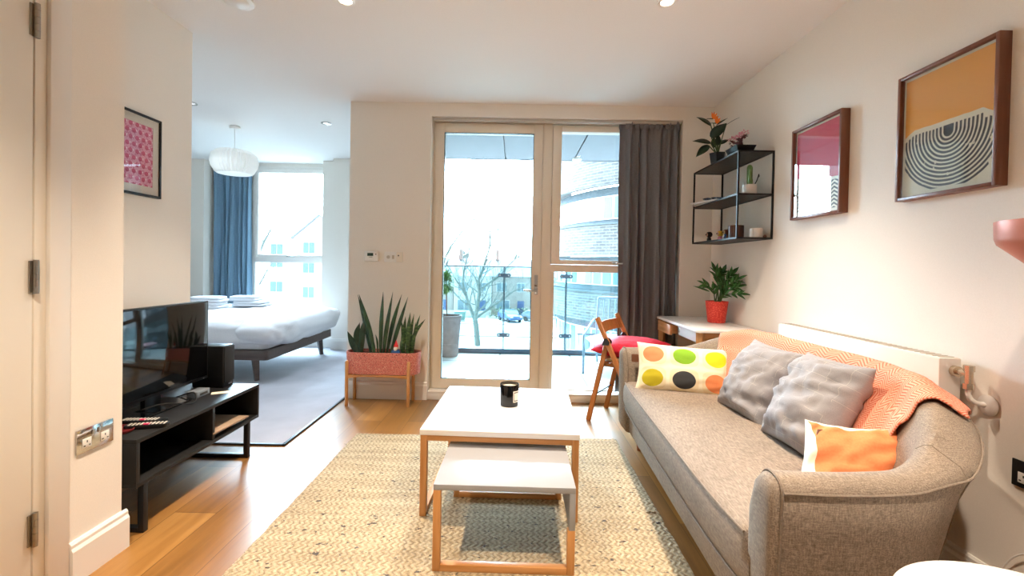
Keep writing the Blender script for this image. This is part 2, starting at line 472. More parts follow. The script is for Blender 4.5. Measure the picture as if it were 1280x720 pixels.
M['palepink'] = speck('pale_pink_cloth', (206, 160, 166), .85, 60, 6, .1)
a = Mat('balcony_tiles', (205, 203, 198), .6); x, y, z = a.xyz()
bt = a.N('ShaderNodeTexBrick', offset=0.0); a.L(a.vec(x + .18, y - .05), bt.inputs['Vector'])
bt.inputs['Scale'].default_value = 1; bt.inputs['Brick Width'].default_value = .9; bt.inputs['Row Height'].default_value = .9; bt.inputs['Mortar Size'].default_value = .011
for k, c in (('Color1', (184, 183, 180)), ('Color2', (176, 175, 173)), ('Mortar', (64, 66, 68))): bt.inputs[k].default_value = lin(c)
a.L(bt.outputs[0], a.b.inputs['Base Color']); M['tiles'] = a.m
# camera basis (solved from the photograph's straight lines) and a helper that turns a pixel plus a depth into a point
YAW, PITCH, ROLL, SHY, CAMZ, FPX = .0076, .0135, .0190, -19.687, 1.1423, 570.0
def cam_axes():
    cy, sy = math.cos(YAW), math.sin(YAW)
    r = V((cy, sy, 0)); f = V((-sy, cy, 0)); u = V((0, 0, 1))
    f2 = f*math.cos(PITCH) - u*math.sin(PITCH); u2 = u*math.cos(PITCH) + f*math.sin(PITCH)
    c, s = math.cos(ROLL), math.sin(ROLL)
    return r*c + u2*s, f2, u2*c - r*s
RX, FW, UP = cam_axes()
def at_wall(px, py, Y, xmax=1.595):
    """as at(), kept clear of the sofa-side wall"""
    if px > 700: Y = min(Y, xmax*FPX/(px-640-4))
    return at(px, py, Y)
def at(px, py, Y):
    d = FW + RX*((px-640)/FPX) - UP*((py-360-SHY)/FPX)
    return V((0, 0, CAMZ)) + d*(Y/d.y)
# ================================================================== ROOM
XR, YB, XT, XP, H = 1.6375, 3.8375, -1.9585, -1.5325, 2.5
XL = -1.409
def struct(name, mb, mat, parent=None, **k):
    o = mb.build(name, mat, parent, **k)
    if not parent: o['kind'] = 'structure'
    return o
mb = MB(); mb.prism([(-2.2,-3),(XR,-3),(XR,4.05),(XL,4.05),(XL,2.805),(-2.2,2.805)], -.12, 0); struct('floor', mb, M['floor'], smooth=False)
mb = MB(); mb.prism([(-5.2,2.7),(-2.2,2.7),(-2.2,2.805),(XL-.016,2.805),(XL-.016,6.4),(-5.2,6.4)], -.12, .006); struct('floor_bedroom', mb, M['carpet'], smooth=False)
mb = MB(); mb.box(XL-.02, XL, 2.797, YB, 0, .012, .002); mb.box(-2.2, XL, 2.797, 2.813, 0, .012, .002); struct('trim_1', mb, M['black_metal'])
mb = MB(); mb.prism([(-5.3,-3.1),(XR+.1,-3.1),(XR+.1,4.06),(-1.2,4.06),(-1.2,6.5),(-5.3,6.5)], H, H+.3); struct('ceiling', mb, M['ceil'], smooth=False)
mb = MB(); mb.box(XR, XR+.15, -3, 4.06, -.1, H); struct('wall_right', mb, M['wall'], smooth=False)
OX0, OX1, OZ1, FY = -.727, 1.378, 2.388, 3.937
mb = MB(); mb.box(-1.409, OX0, YB, 4.06, 0, H); mb.box(OX1, XR, YB, 4.06, 0, H); mb.box(OX0, OX1, YB, 4.06, OZ1, H)
struct('wall_back', mb, M['wall'], smooth=False)
mb = MB(); mb.box(XT-.14, XT, 1.62, 2.7325, 0, H); struct('wall_left', mb, M['wall'], smooth=False)
mb = MB(); mb.box(-2.1, XP, 1.53, 1.7696, 0, H); mb.box(-2.1, XP, -3, .54, 0, H); mb.box(-2.1, XP, .54, 1.53, 2.1, H); mb.box(-2.1, -1.68, .5, 1.6, 0, 2.2); struct('wall_hall', mb, M['wall'], smooth=False)  # last box: unseen slab added behind the door to stop light leaking in
mb = MB(); mb.box(-2.1, XR, -3.12, -3, 0, H); struct('wall_rear', mb, M['wall'], smooth=False)
# bedroom shell
mb = MB(); mb.box(-5.2, XT-.14, 2.58, 2.7, 0, H); struct('wall_bedroom_front', mb, M['wall'], smooth=False)
mb = MB(); mb.box(-5.32, -5.2, 2.58, 6.5, 0, H); struct('wall_bedroom_left', mb, M['wall'], smooth=False)
mb = MB()
mb.box(-5.2, -4.2, 6.1, 6.45, 0, H); mb.box(-2.6, -2.4, 6.1, 6.45, 0, H); mb.box(-2.4, -1.2, 5.94, 6.45, 0, H)
mb.box(-4.2, -3.66, 6.34, 6.45, 0, H); mb.box(-3.66, -2.6, 6.3, 6.45, 0, .08); mb.box(-4.2, -2.6, 6.3, 6.45, 2.46, H)
struct('wall_bedroom_back', mb, M['wall'], smooth=False)
mb = MB(); mb.box(XL, -1.2, 4.06, 5.94, -.1, H); struct('wall_bedroom_right', mb, M['wall'], smooth=False)
# skirting
def skirt(name, p0, p1, d):   # d = outward dir
    mb = MB(); p0, p1, d = V(p0), V(p1), V(d)
    prof = [(0, 0), (.018, 0), (.018, .118), (.012, .13), (.012, .142), (.006, .15), (0, .15)]
    rings = [[p + d*a + V((0, 0, b)) for a, b in prof] for p in (p0, p1)]
    mb.ring_surface(rings); return struct(name, mb, M['trim'], smooth=False)
skirt('baseboard_back', (XL, YB, 0), (OX0, YB, 0), (0, -1, 0))
skirt('baseboard_right', (XR, -3, 0), (XR, YB, 0), (-1, 0, 0))
skirt('baseboard_hall', (XP, 1.555, 0), (XP, 1.7875, 0), (1, 0, 0))
skirt('baseboard_left', (XT, 1.78, 0), (XT, 2.7325, 0), (1, 0, 0))
skirt('baseboard_bedroom', (-5.2, 6.1, 0), (-2.4, 6.1, 0), (0, -1, 0))
skirt('baseboard_pier', (-2.4, 5.94, 0), (XL, 5.94, 0), (0, -1, 0))
# hall door, closed, with frame and hinges
d = thing('door_1', None, None, (XP, 1.0, 0)); d['kind'] = 'structure'
mb = MB(); mb.box(-.044, -.001, -.38, .436, .006, 2.03, .002); mb.build('door_leaf', M['doorpaint'], d)
mb = MB(); mb.box(-.1, .001, .4395, .48, 0, 2.05, .001); mb.box(-.1, .001, -.40, -.384, 0, 2.05, .001); mb.box(-.1, .001, -.40, .458, 2.034, 2.05, .001)
mb.build('door_lining', M['doorpaint'], d)
mb = MB(); mb.box(0, .016, .474, .545, 0, 2.12, .004); mb.box(0, .016, -.48, -.41, 0, 2.12, .004); mb.box(0, .016, -.48, .545, 2.05, 2.12, .004)
mb.build('architrave', M['trim'], d)
for z in (.269, 1.08, 1.888):
    mb = MB()
    for k in range(5): mb.cyl((.008, .4385, z-.054+.0218*k), (.008, .4385, z-.054+.0218*k+.0206), .0075, n=14)
    mb.box(-.002, .003, .423, .4385, z-.05, z+.05); mb.box(-.002, .003, .4385, .454, z-.05, z+.05)
    mb.build('hinge', M['nickel'], d)

# ------------------------------------------------------------------ glazing of the living room
def frame_boxes(mb, x0, x1, z0, z1, wl, wr, wb, wt, y0, y1, bev=.004):
    mb.box(x0, x0+wl, y0, y1, z0, z1, bev); mb.box(x1-wr, x1, y0, y1, z0, z1, bev)
    mb.box(x0+wl-.002, x1-wr+.002, y0, y1, z0, z0+wb, bev); mb.box(x0+wl-.002, x1-wr+.002, y0, y1, z1-wt, z1, bev)
    return mb
w1 = thing('window_1', None, None, (.84, FY, 0)); w1['kind'] = 'structure'
X0 = .84
mb = MB()
frame_boxes(mb, OX0-X0, OX1-X0, .055, OZ1, .02, .05, .018, .02, .0, .09)
mb.box(.218-X0, .300-X0, 0, .09, .06, OZ1-.01, .004)           # mullion
mb.box(.298-X0, OX1-.04-X0, 0, .09, 1.10, 1.163, .004)         # transom
mb.box(.298-X0, .335-X0, .01, .09, .07, 1.11, .003); mb.box(.33-X0, OX1-.04-X0, .01, .09, .068, .082, .003)
mb.build('window_frame', M['frame'], w1)
mb = MB(); frame_boxes(mb, .302-X0, OX1-.05-X0, 1.166, 2.356, .075, .075, .038, .055, -.012, .07); mb.build('casement', M['frame'], w1)
mb = MB(); mb.box(.37-X0, OX1-.11-X0, .03, .05, 1.2, 2.305); mb.build('upper_pane', M['pane'], w1)
mb = MB(); mb.box(.333-X0, OX1-.05-X0, .03, .05, .08, 1.102); mb.build('lower_pane', M['pane'], w1)
mb = MB(); mb.cyl((0, -.012, 1.182), (0, -.03, 1.182), .011); mb.box(-.012, .075, -.042, -.028, 1.175, 1.189, .004); mb.build('casement_handle', M['steel'], w1)
mb = MB(); mb.box(OX0, OX1, YB-.002, FY+.05, .056, .072, .003); mb.box(OX0, OX1, YB, FY+.1, 0, .056, .002); struct('trim_2', mb, M['trim'])
d2 = thing('door_2', None, None, (-.24, FY, 0)); d2['kind'] = 'structure'
mb = MB(); frame_boxes(mb, -.706+.24, .216+.24, .076, 2.362, .076, .078, .085, .083, -.014, .066); mb.build('door_frame', M['frame'], d2)
mb = MB(); frame_boxes(mb, -.634+.24, .142+.24, .157, 2.283, .008, .008, .008, .008, -.012, .02, .001); mb.build('glazing_bead', M['glass_edge'], d2)
mb = MB(); mb.box(-.63+.24, .139+.24, .022, .046, .16, 2.28); mb.build('door_pane', M['pane'], d2)
mb = MB(); hx = .178+.24
mb.box(hx-.014, hx+.016, -.024, -.013, .90, 1.07, .004); mb.cyl((hx, -.02, .935), (hx, -.062, .935), .01)
mb.tube([(hx+.004, -.06, .935), (hx-.03, -.064, .935), (hx-.11, -.06, .938)], [.0095, .0095, .008], 12); mb.cyl((hx, -.02, 1.02), (hx, -.028, 1.02), .009)
mb.build('door_handle', M['steel'], d2)
# curtain rail + curtain
mb = MB(); mb.box(OX0+.01, OX1-.002, 3.862, 3.90, 2.362, 2.386, .004); o = mb.build('curtain_rail', M['track'])
tag(o, 'slim pale curtain rail along the top of the balcony door opening', 'curtain rail')
def curtain(name, mat, x0, x1, yc, z0, z1, folds, amp, label, seed, ears=True):
    r = random.Random(seed); offs = [r.uniform(-.5, .5) for _ in range(folds*2+2)]
    root = thing(name, label, 'curtain', ((x0+x1)/2, yc, z0))
    cx = (x0+x1)/2
    def f(u, v, th=0):
        z = z1*v + z0*(1-v)
        k = u*folds
        i = int(min(k, folds-1e-6)); 
        k2 = k + .55*math.sin(k*1.9+seed)*.45; ph = 2*PI*(k2 + .2*offs[i]*math.sin(PI*(k-i)))
        head = max(0, (v-.93)/.07)
        a = amp*(.72+.28*math.sin(4*v+offs[i]*3))*(1-.15*head)
        y = a*math.sin(ph + .5*math.sin(2.4*v+offs[i]*4)) + .25*a*math.sin(2.7*ph+3*v)*(1-v*.4)
        y += .3*amp*noise.noise(V((u*9, v*2.2, seed)))*2
        gather = .5*math.sin(ph*2)*amp*.5*head
        xs = x0 + (x1-x0)*(u + .012*math.sin(5*v+u*20)*(1-v)) + .006*math.sin(2*PI*k+1)*math.sin(6*v)
        edge = 1-.018*math.sin(PI*v)
        xs = cx + (xs-cx)*edge
        if v > .955: y += amp*.25*math.sin(ph*3)
        return V((xs-cx, y+gather+th, z-z0))
    mb = MB(); mb.grid(lambda u, v: f(u, v), folds*14, 40)
    o = mb.build('drape', mat, root, ang=180)
    sm = o.modifiers.new('thick', 'SOLIDIFY'); sm.thickness = .003
    mb = MB()
    mb.ring_surface([[f(i/120, 1) + V((0, dy, dz)) for dy, dz in ((-.004, .0), (.004, 0), (.004, -.03), (-.004, -.03))] for i in range(121)])
    for k in range(folds*2 if ears else 0):                # pinched heading tape with little ears
        u = (k+.5)/(folds*2); p = f(u, 1)
        mb.leaf((p.x-.012, p.y-.006, z1-z0-.055), (.25*offs[k], -.25, 1), (0, -1, 0), .07+.012*offs[k], .035, .004, .25, 6)
    h_ = mb.build('heading', mat, root)
    return root
curtain('curtain', M['curtain'], .868, 1.374, 3.886, .085, 2.372, 6, .034, 'dark grey curtain drawn aside at the edge of the tall balcony window', 3)
# ------------------------------------------------------------------ bedroom window + curtain
w2 = thing('window_2', None, None, (-3.13, 6.3, 0)); w2['kind'] = 'structure'
mb = MB(); frame_boxes(mb, -.53, .53, .08, 2.46, .05, .04, .05, .05, 0, .1); mb.box(-.5, .5, 0, .1, 1.13, 1.2, .004); mb.build('window_frame', M['trim'], w2)
mb = MB(); frame_boxes(mb, -.485, .495, 1.2, 2.415, .045, .045, .04, .045, -.012, .06); mb.build('casement', M['trim'], w2)
mb = MB(); mb.box(-.45, .46, .03, .05, 1.235, 2.375); mb.build('upper_pane', M['pane'], w2)
mb = MB(); mb.box(-.49, .5, .03, .05, .12, 1.135); mb.build('lower_pane', M['pane'], w2)
mb = MB(); mb.box(-.04, .03, -.03, -.012, 1.208, 1.222, .004); mb.box(-.02, .09, -.045, -.03, 1.212, 1.228, .004); mb.build('casement_handle', M['steel'], w2)
curtain('curtain', M['bcurtain'], -4.17, -3.63, 6.23, .3, 2.42, 7, .035, 'slate blue curtain hanging beside the bedroom window behind the pendant lamp', 8, False)

# ------------------------------------------------------------------ ceiling fittings and lamps
def spot(parent, energy, size=115, col=(1, .82, .64)):
    l = bpy.data.lights.new('downlight_beam', 'SPOT'); l.energy = energy; l.color = col; l.spot_size = math.radians(size); l.spot_blend = 1.0; l.shadow_soft_size = .028
    o = bpy.data.objects.new('downlight_beam', l); C.objects.link(o); o.parent = parent; o.location = (0, 0, -.012)
M['lampon'] = emit('lamp_lens_warm', (255, 232, 205), 12)
M['lampoff'] = emit('lamp_lens_cool', (246, 250, 255), 1.0)
def downlight(x, y, label, e, lens='lampon', size=92, col=(1, .82, .64)):
    r = thing('downlight', label, 'downlight', (x, y, H), group='recessed ceiling downlights')
    mb = MB(); mb.lathe([(.030, .0), (.033, -.006), (.045, -.008), (.047, -.004), (.047, .0)], n=36); mb.build('trim_ring', M['steel'] if lens == 'lampoff' else M['white_plastic'], r)
    mb = MB(); mb.lathe([(.0005, -.0035), (.03, -.003), (.03, .002), (.0005, .003)], n=28); mb.build('lens', M[lens], r)
    if e: spot(r, e, size, col)
    return r
SPE = 335
downlight(.743, 2.34, 'lit warm downlight in the ceiling above the sofa seat', SPE)
downlight(-.905, 2.37, 'lit warm downlight in the ceiling above the woven rug, between sofa and television', SPE)
downlight(.743, .75, 'lit warm downlight above the white side table end of the sofa', SPE)
downlight(-.905, .75, 'lit warm downlight in the ceiling beside the cream hall door', SPE)
downlight(-1.87, 4.447, 'round white downlight in the bedroom ceiling nearest the balcony wall', 100, 'lampoff', 120, (.74, .88, 1))  # cool beam added to this fitting to brighten the bedroom
downlight(-2.835, 3.945, 'bedroom ceiling downlight half hidden behind the television wall', 100, 'lampoff', 120, (.74, .88, 1))  # same added cool beam, brightening carpet and duvet
r = thing('air_vent', 'round white extract air valve in the ceiling near the television wall', 'air vent', (-1.48, 2.378, H))
mb = MB(); mb.lathe([(.055, 0), (.06, -.012), (.085, -.010), (.09, -.004), (.09, 0)], n=40); mb.build('collar', M['white_plastic'], r)
mb = MB(); mb.lathe([(.001, -.022), (.05, -.02), (.062, -.014), (.05, -.006), (.001, -.004)], n=36); mb.build('disc', M['white_plastic'], r)
# pendant
r = thing('pendant_lamp', 'white pleated paper pendant lamp hanging from the bedroom ceiling', 'lamp', (-2.86, 4.6, 2.02))
mb = MB(); mb.lathe([(.001, .475), (.05, .475), (.05, .46), (.04, .45), (.001, .45)], n=24); mb.build('ceiling_rose', M['white_plastic'], r)
mb = MB(); mb.cyl((0, 0, .455), (0, 0, .15), .004, n=8); mb.build('cord', M['white_plastic'], r)
a = Mat('pleated_paper', (250, 250, 248), .9)
tl_ = a.N('ShaderNodeBsdfTranslucent'); tl_.inputs[0].default_value = lin((250, 250, 248)); mx_ = a.N('ShaderNodeMixShader'); mx_.inputs[0].default_value = .3
a.L(a.b.outputs[0], mx_.inputs[1]); a.L(tl_.outputs[0], mx_.inputs[2]); a.L(mx_.outputs[0], a.nt.nodes['Material Output'].inputs[0]); M['pleat'] = a.m
mb = MB(); N = 72; rings = []
for rr, z, zg in ((.10, .235, .0), (.155, .228, .03), (.196, .19, .04), (.207, .12, .045), (.198, .07, .045), (.165, .012, .04), (.150, .0, .03), (.05, .012, .0), (.02, .02, 0)):
    rings.append([V((rr*(1+(zg if k % 2 else -zg))*math.cos(2*PI*k/N), rr*(1+(zg if k % 2 else -zg))*math.sin(2*PI*k/N), z)) for k in range(N)])
mb.ring_surface(rings, cap0=False, cap1=True); mb.build('shade', M['pleat'], r, ang=12)
l = bpy.data.lights.new('pendant_fill', 'POINT'); l.energy = .6; l.color = (.86, .94, 1); l.shadow_soft_size = .05  # weak fill light added inside the unlit shade to brighten the bedroom
o = bpy.data.objects.new('pendant_fill', l); C.objects.link(o); o.parent = r; o.location = (0, 0, .10)
# ================================================================== LIVING ROOM THINGS
# rug
r = thing('rug', 'large woven natural jute rug with dark flecks under the coffee tables', 'rug', (-.175, 1.83, 0))
mb = MB()
def rugtop(u, v):
    x = -.865+1.73*u; y = -1.2+2.4*v
    e = .006*noise.noise(V((y*9, 1, 0))) if u < .02 or u > .98 else 0
    yy = .006*noise.noise(V((x*9, 4, 0))) if v < .02 or v > .98 else 0
    edge = min(u, 1-u, v, 1-v)
    return V((x+e, y+yy, .003 if edge <= 0 else .012+.0012*noise.noise(V((x*5, y*5, 0)))))
mb.grid(rugtop, 70, 90); mb.build('weave', M['rug'], r, ang=180)
for k in range(5):
    rr = random.Random(k); x = -.86; y = rr.uniform(-1.1, 1.1)
    mb = MB(); mb.tube([(x, y, .008), (x-.012, y+.005, .006), (x-.022, y+.012, .005)], .0016, 5); mb.build('loose_thread', M['rug'], r)
mb = MB(); mb.tube([(.80, .27, .014), (.82, .275, .016), (.845, .27, .015)], .003, 6); mb.build('loose_thread', M['rug'], r)

# large coffee table
r = thing('coffee_table', 'large white-topped coffee table on slim oak legs standing on the rug', 'table', (-.045, 2.385, .012), -.035)
W, Dp, T = .357, .372, .393
mb = MB(); mb.box(-W, W, -Dp, Dp, T-.026, T, .003); mb.build('tabletop', M['white_lac'], r)
lw = .03
for sx in (-1, 1):
    for sy in (-1, 1):
        x, y = sx*(W-lw/2-.003), sy*(Dp-lw/2-.003)
        mb = MB(); mb.box(x-lw/2, x+lw/2, y-lw/2, y+lw/2, 0, T-.026, .002); mb.build('leg', M['oak'], r)
for sy in (-1, 1):
    y = sy*(Dp-lw/2-.003); mb = MB(); mb.box(-W+lw+.002, W-lw-.002, y-.012, y+.012, T-.052, T-.026, .002); mb.build('apron', M['oak_x'], r)
for sx in (-1, 1):
    x = sx*(W-lw/2-.003); mb = MB(); mb.box(x-.013, x+.013, -Dp+lw, Dp-lw, 0, .026, .002); mb.build('floor_rail', M['oak_y'], r)
    mb = MB(); mb.box(x-.012, x+.012, -Dp+lw, Dp-lw, T-.052, T-.026, .002); mb.build('apron', M['oak_y'], r)
# small nesting table
r = thing('nesting_table', 'small grey-topped nesting table with oak sled legs tucked under the larger table', 'table', (-.022, 1.945, .012), -.012)
W, Dp, T = .262, .285, .323
mb = MB(); mb.box(-W, W, -Dp, Dp, T-.022, T, .002); mb.build('tabletop', M['grey_lac'], r)
mb = MB(); mb.box(W-.022, W, -Dp, Dp, .165, T-.022, .002); mb.build('side_panel', M['grey_lac'], r)
lw = .028
for sx in (-1, 1):
    for sy in (-1, 1):
        x, y = sx*(W-lw/2), sy*(Dp-lw/2)
        top = T-.022 if sx < 0 else .165
        mb = MB(); mb.box(x-lw/2, x+lw/2, y-lw/2, y+lw/2, 0, top, .002); mb.build('leg', M['oak'], r)
for sy in (-1, 1):
    y = sy*(Dp-lw/2); mb = MB(); mb.box(-W+lw, W-lw, y-lw/2, y+lw/2, 0, .026, .002); mb.build('floor_rail', M['oak_x'], r)
# candle
r = thing('candle', 'candle in a black glass tumbler standing on the white coffee table', 'candle', (-.02, 2.41, .405))
mb = MB(); mb.lathe([(.001, 0), (.045, 0), (.049, .004), (.05, .112), (.049, .115), (.046, .112), (.046, .092), (.001, .092)], n=40); mb.build('tumbler', M['screen'], r)
mb = MB(); mb.lathe([(.001, .0925), (.0455, .0925), (.0455, .099), (.001, .098)], n=32); mb.build('wax', M['wax'], r)
mb = MB(); mb.cyl((0, 0, .098), (.001, 0, .108), .0012, n=6); mb.build('wick', M['black_plastic'], r)
def label_patch(u, v, r0, a0, a1, z0, z1):
    an = a0+(a1-a0)*u; return V((r0*math.cos(an), r0*math.sin(an), z0+(z1-z0)*v))
for nm, rr, m_, z0, z1, da in (('label', .0503, 'paper', .026, .084, .0), ('label_print', .0505, 'black_plastic', .031, .079, .09), ('label_text_panel', .0507, 'paper', .036, .074, .14)):
    mb = MB(); mb.grid(lambda u, v: label_patch(u, v, rr, -1.15+da, -.2-da, z0, z1), 12, 1); mb.build(nm, M[m_], r)

# ------------------------------------------------------------------ SOFA
def sofa_path():
    pts = [(.662, 1.105), (.77, 1.10), (.9, 1.105), (1.03, 1.125), (1.16, 1.165), (1.27, 1.235), (1.365, 1.34), (1.44, 1.47), (1.492, 1.61), (1.52, 1.8), (1.522, 2.05),
           (1.52, 2.3), (1.512, 2.5), (1.48, 2.64), (1.41, 2.765), (1.30, 2.865), (1.17, 2.935), (1.03, 2.975), (.9, 2.99), (.80, 2.99), (.715, 2.985)]
    return catmull([(a, b, 0) for a, b in pts], 6)
SP = sofa_path(); NS = len(SP)-1
cum = [0]
for i in range(NS): cum.append(cum[-1]+(SP[i+1]-SP[i]).length)
def sp_at(s):
    k = min(NS-1e-6, max(0, s*NS)); i = int(k); f = k-i
    p = SP[i].lerp(SP[i+1], f); t = (SP[min(i+1, NS)]-SP[max(i-0, 0)]).normalized()
    t2 = (SP[min(i+2, NS)]-SP[i+1]).normalized() if i+2 <= NS else t
    t = t.lerp(t2, f).normalized()
    return p, V((-t.y, t.x, 0))           # inward normal
def smooth(a, b, x):
    x = min(1, max(0, (x-a)/(b-a))); return x*x*(3-2*x)
def back_amt(s):                            # 0 on the arms, 1 along the back
    p, n = sp_at(s); return smooth(.98, 1.50, p.x)
def section(s):
    p, n = sp_at(s); b = back_amt(s)
    Ht = .632 + .150*b + .0*s
    t = .098 + .05*b
    lean = .015 + .15*b + .05*b*(1-b)*4
    low = .115
    o = lambda d, z: p + n*d + V((0, 0, z))
    c_ = smooth(.02, .45, b)
    seatd = t + .03 + .10*b
    ring = [o(seatd+.02, low), o(seatd+.02, .30), o(seatd, .40), o(t+.03+.05*b, (Ht+.4)/2), o(t+.008, Ht-.05), o(t-.002, Ht-.022), o(t-.02, Ht-.006), o(t*(.6+.1*c_), Ht), o(.026+.045*c_, Ht-.002-.012*c_), o(.008+.012*c_, Ht-.012-.032*c_), o(0, Ht-.034-.045*c_),
            o(lean*.18, Ht-.12), o(lean*.5, (Ht+low)*.5), o(lean*.85, low+.08), o(lean, low+.01), o(lean+.02, low)]
    return ring
r = thing('sofa', 'curved beige-grey linen sofa with scooped arms standing before the radiator', 'sofa', (0, 0, 0))
NSEC = 150
mb = MB(); rings = [section(i/NSEC) for i in range(NSEC+1)]
def endcap(s, sgn):
    base = section(s); c = sum(base, V((0, 0, 0)))/len(base); out = []
    for k, sh in ((.030, .72), (.026, .9), (.014, .975)):
        out.append([c + (q-c)*sh + V((-k, 0, 0)) for q in base])
    return out
rings = endcap(0, 1) + rings + endcap(1, 1)[::-1]
mb.ring_surface(rings); mb.build('shell', M['sofa'], r, ang=60)
# piping on shell: arm front loops and outer seam
for s in (0, 1):
    sec = section(s); loop = [q + V((-.004, 0, 0)) for q in sec[1:15]]
    mb = MB(); mb.tube(catmull(loop, 3), .004, 6); mb.build('piping', M['piping'], r)
mb = MB(); mb.tube([section(i/NSEC)[10] + V((0, 0, .004)) for i in range(0, NSEC+1, 2)], .0032, 6); mb.build('piping', M['piping'], r)
# vertical seams at the corners
for sv in (.205, .795):
    sec = section(sv); mb = MB(); n_ = sp_at(sv)[1]
    mb.tube([q - n_*.0005 for q in sec[5:15]], .0018, 6); mb.build('seam', M['piping'], r)
# base under the seat
mb = MB()
mb.prism([(.675, 1.19), (.95, 1.19), (1.12, 1.27), (1.24, 1.42), (1.30, 1.65), (1.30, 2.5), (1.24, 2.72), (1.12, 2.84), (.95, 2.90), (.73, 2.90)], .115, .275, .012, 2); mb.build('seat_base', M['sofa'], r)
# seat cushion: front edge bows, crowned top
def seat_outline(n=40):
    pts = []
    y0, y1 = 1.205, 2.895
    fr = [(.632 + .0 + .03*(abs(2*k/n-1)**3), y1+(y0-y1)*k/n) for k in range(n+1)]
    return [(.72, y1+.0)] + [(x_, y_) for x_, y_ in fr] + [(.72, y0)] + [(1.30, y0+.06), (1.38, 1.5), (1.39, 2.05), (1.38, 2.6), (1.30, y1-.06)]
def seat_pt(u, v):
    y = 2.895 + (1.205-2.895)*v
    fx = .612 + .064*(1-v) + .022*abs(2*v-1)**6
    bx = 1.36 - .40*abs(2*v-1)**4
    return fx, bx, y
NU, NV = 16, 40
rings = []
for j in range(NV+1):
    fx, bx, y = seat_pt(0, j/NV); e = min(1, (1-abs(2*j/NV-1))*14); e = math.sqrt(max(0, 1-(1-e)**2))
    zt = .434*1 ; zb = .268; mid = (zt+zb)/2
    cr = .012*(1-abs(2*j/NV-1)**2)
    prof = [(fx+.035, zb), (fx+.012, zb+.012), (fx+.001, zb+.045), (fx, mid), (fx+.002, zt-.035), (fx+.012, zt-.010), (fx+.035, zt), (fx+.2, zt+cr), (fx+.4, zt+cr*1.2), (bx-.1, zt+cr*.6), (bx, zt-.01), (bx, zb)]
    sh = .0 if 0 < j < NV else .02
    rings.append([V((x_, y, mid+(z_-mid)*(.55+.45*e))) for x_, z_ in prof])
mb = MB(); mb.ring_surface(rings); mb.build('seat_cushion', M['sofa'], r, ang=70)
mb = MB(); mb.tube([q[5]+V((-.002, 0, .004)) for q in rings[1:-1]], .004, 6); mb.build('piping', M['piping'], r)
mb = MB(); mb.tube([q[1]+V((-.004, 0, 0)) for q in rings[1:-1]], .0035, 6); mb.build('piping', M['piping'], r)
for x_, y_ in ((.80, 2.86), (.80, 1.24), (1.22, 2.68), (1.22, 1.46)):
    mb = MB(); mb.lathe([(.001, 0), (.016, 0), (.024, .12), (.001, .12)], (x_, y_, 0), 20); mb.build('leg', M['sofaleg'], r)
# back buttons (tufts) near the near corner
for s_ in (.27, .42, .58, .73):
    q = section(s_)[3]; n_ = sp_at(s_)[1]; mb = MB()
    mb.lathe([(.001, 0), (.012, .001), (.014, .004), (.008, .008), (.001, .009)], q - n_*.001, 14, m=frame_matrix((0, 0, 0), n_.cross(V((0, 0, 1))), (0, 0, 1)).to_3x3()); mb.build('button', M['sofa'], r)
# throw blanket over the back
def throw_pt(u, v):
    # u along the back from far to near, v from seat level up over the top and down behind
    s = (.745 - (.745-.292)*u); v = v*(1 - .20*smooth(.8, 1, u))
    if v < .62: s -= (.012*u)*(1-v/.62)**1.0
    sec = section(s); p, n = sp_at(s)
    seq = [sec[2]+V((0,0,.06)), sec[3], sec[4], sec[5], sec[6], sec[7], sec[8], sec[9], sec[10], sec[11]+V((0,0,.02))]
    d = [0]
    for i in range(len(seq)-1): d.append(d[-1]+(seq[i+1]-seq[i]).length)
    q = v*d[-1]; i = max(k for k in range(len(seq)-1) if d[k] <= q+1e-9)
    f = min(1, (q-d[i])/(d[i+1]-d[i]))
    pt = seq[i].lerp(seq[i+1], f)
    # outward of the surface
    if v < .45: nd = n*.95 + V((0, 0, .3))
    elif v < .75: nd = V((0, 0, 1))
    else: nd = -n
    nd.normalize()
    off = .010 + .006*(1+noise.noise(V((u*9, v*4, 3)))) + .012*max(0, math.sin(u*17+v*3))**4*(1-v)
    return pt + nd*off
mb = MB(); mb.grid(throw_pt, 90, 40, lambda a_, b_: (a_*1.35, b_*.62)); 
o = mb.build('throw_blanket', M['throw'], ang=180)
sm = o.modifiers.new('thick', 'SOLIDIFY'); sm.thickness = .006; sm.offset = 1
tag(o, 'peach and cream herringbone throw blanket draped over the back of the sofa', 'blanket')

# cushions
def cushion(name, w, h, T, center, wd, up, mat, label, seed, shear=0, **k):
    r = thing(name, label, 'cushion', center)
    m = frame_matrix((0, 0, 0), wd, up) @ Matrix(((1, shear, 0, 0), (0, 1, 0, 0), (0, 0, 1, 0), (0, 0, 0, 1)))
    mb = MB(); mb.pillow(w, h, T, m, seed, **k); mb.build('cover', M[mat], r, ang=180)
    return r, m
r, m = cushion('cushion', .54, .30, .15, (1.0, 2.69, .545), (.93, -.25, -.03), (.06, .42, .9), 'dotcush', 'rectangular cream cushion printed with six coloured discs, against the far sofa arm', 1, wr=.007)
mb = MB(); mb.box(.262, .282, .02, .05, -.002, .002, .001, 1, m); mb.build('fabric_tag', M['maroon'], r)
r, m = cushion('cushion', .38, .40, .19, (1.205, 2.25, .60), (.10, -.99, -.03), (.50, .06, .86), 'greycush', 'crumpled grey linen cushion standing next to the disc-printed cushion', 2, wr=.022)
r, m = cushion('cushion', .385, .41, .20, (1.19, 1.815, .618), (.0, -1, .03), (.50, .08, .86), 'greycush', 'crumpled grey linen cushion standing behind the orange and white cushion', 5, wr=.022)
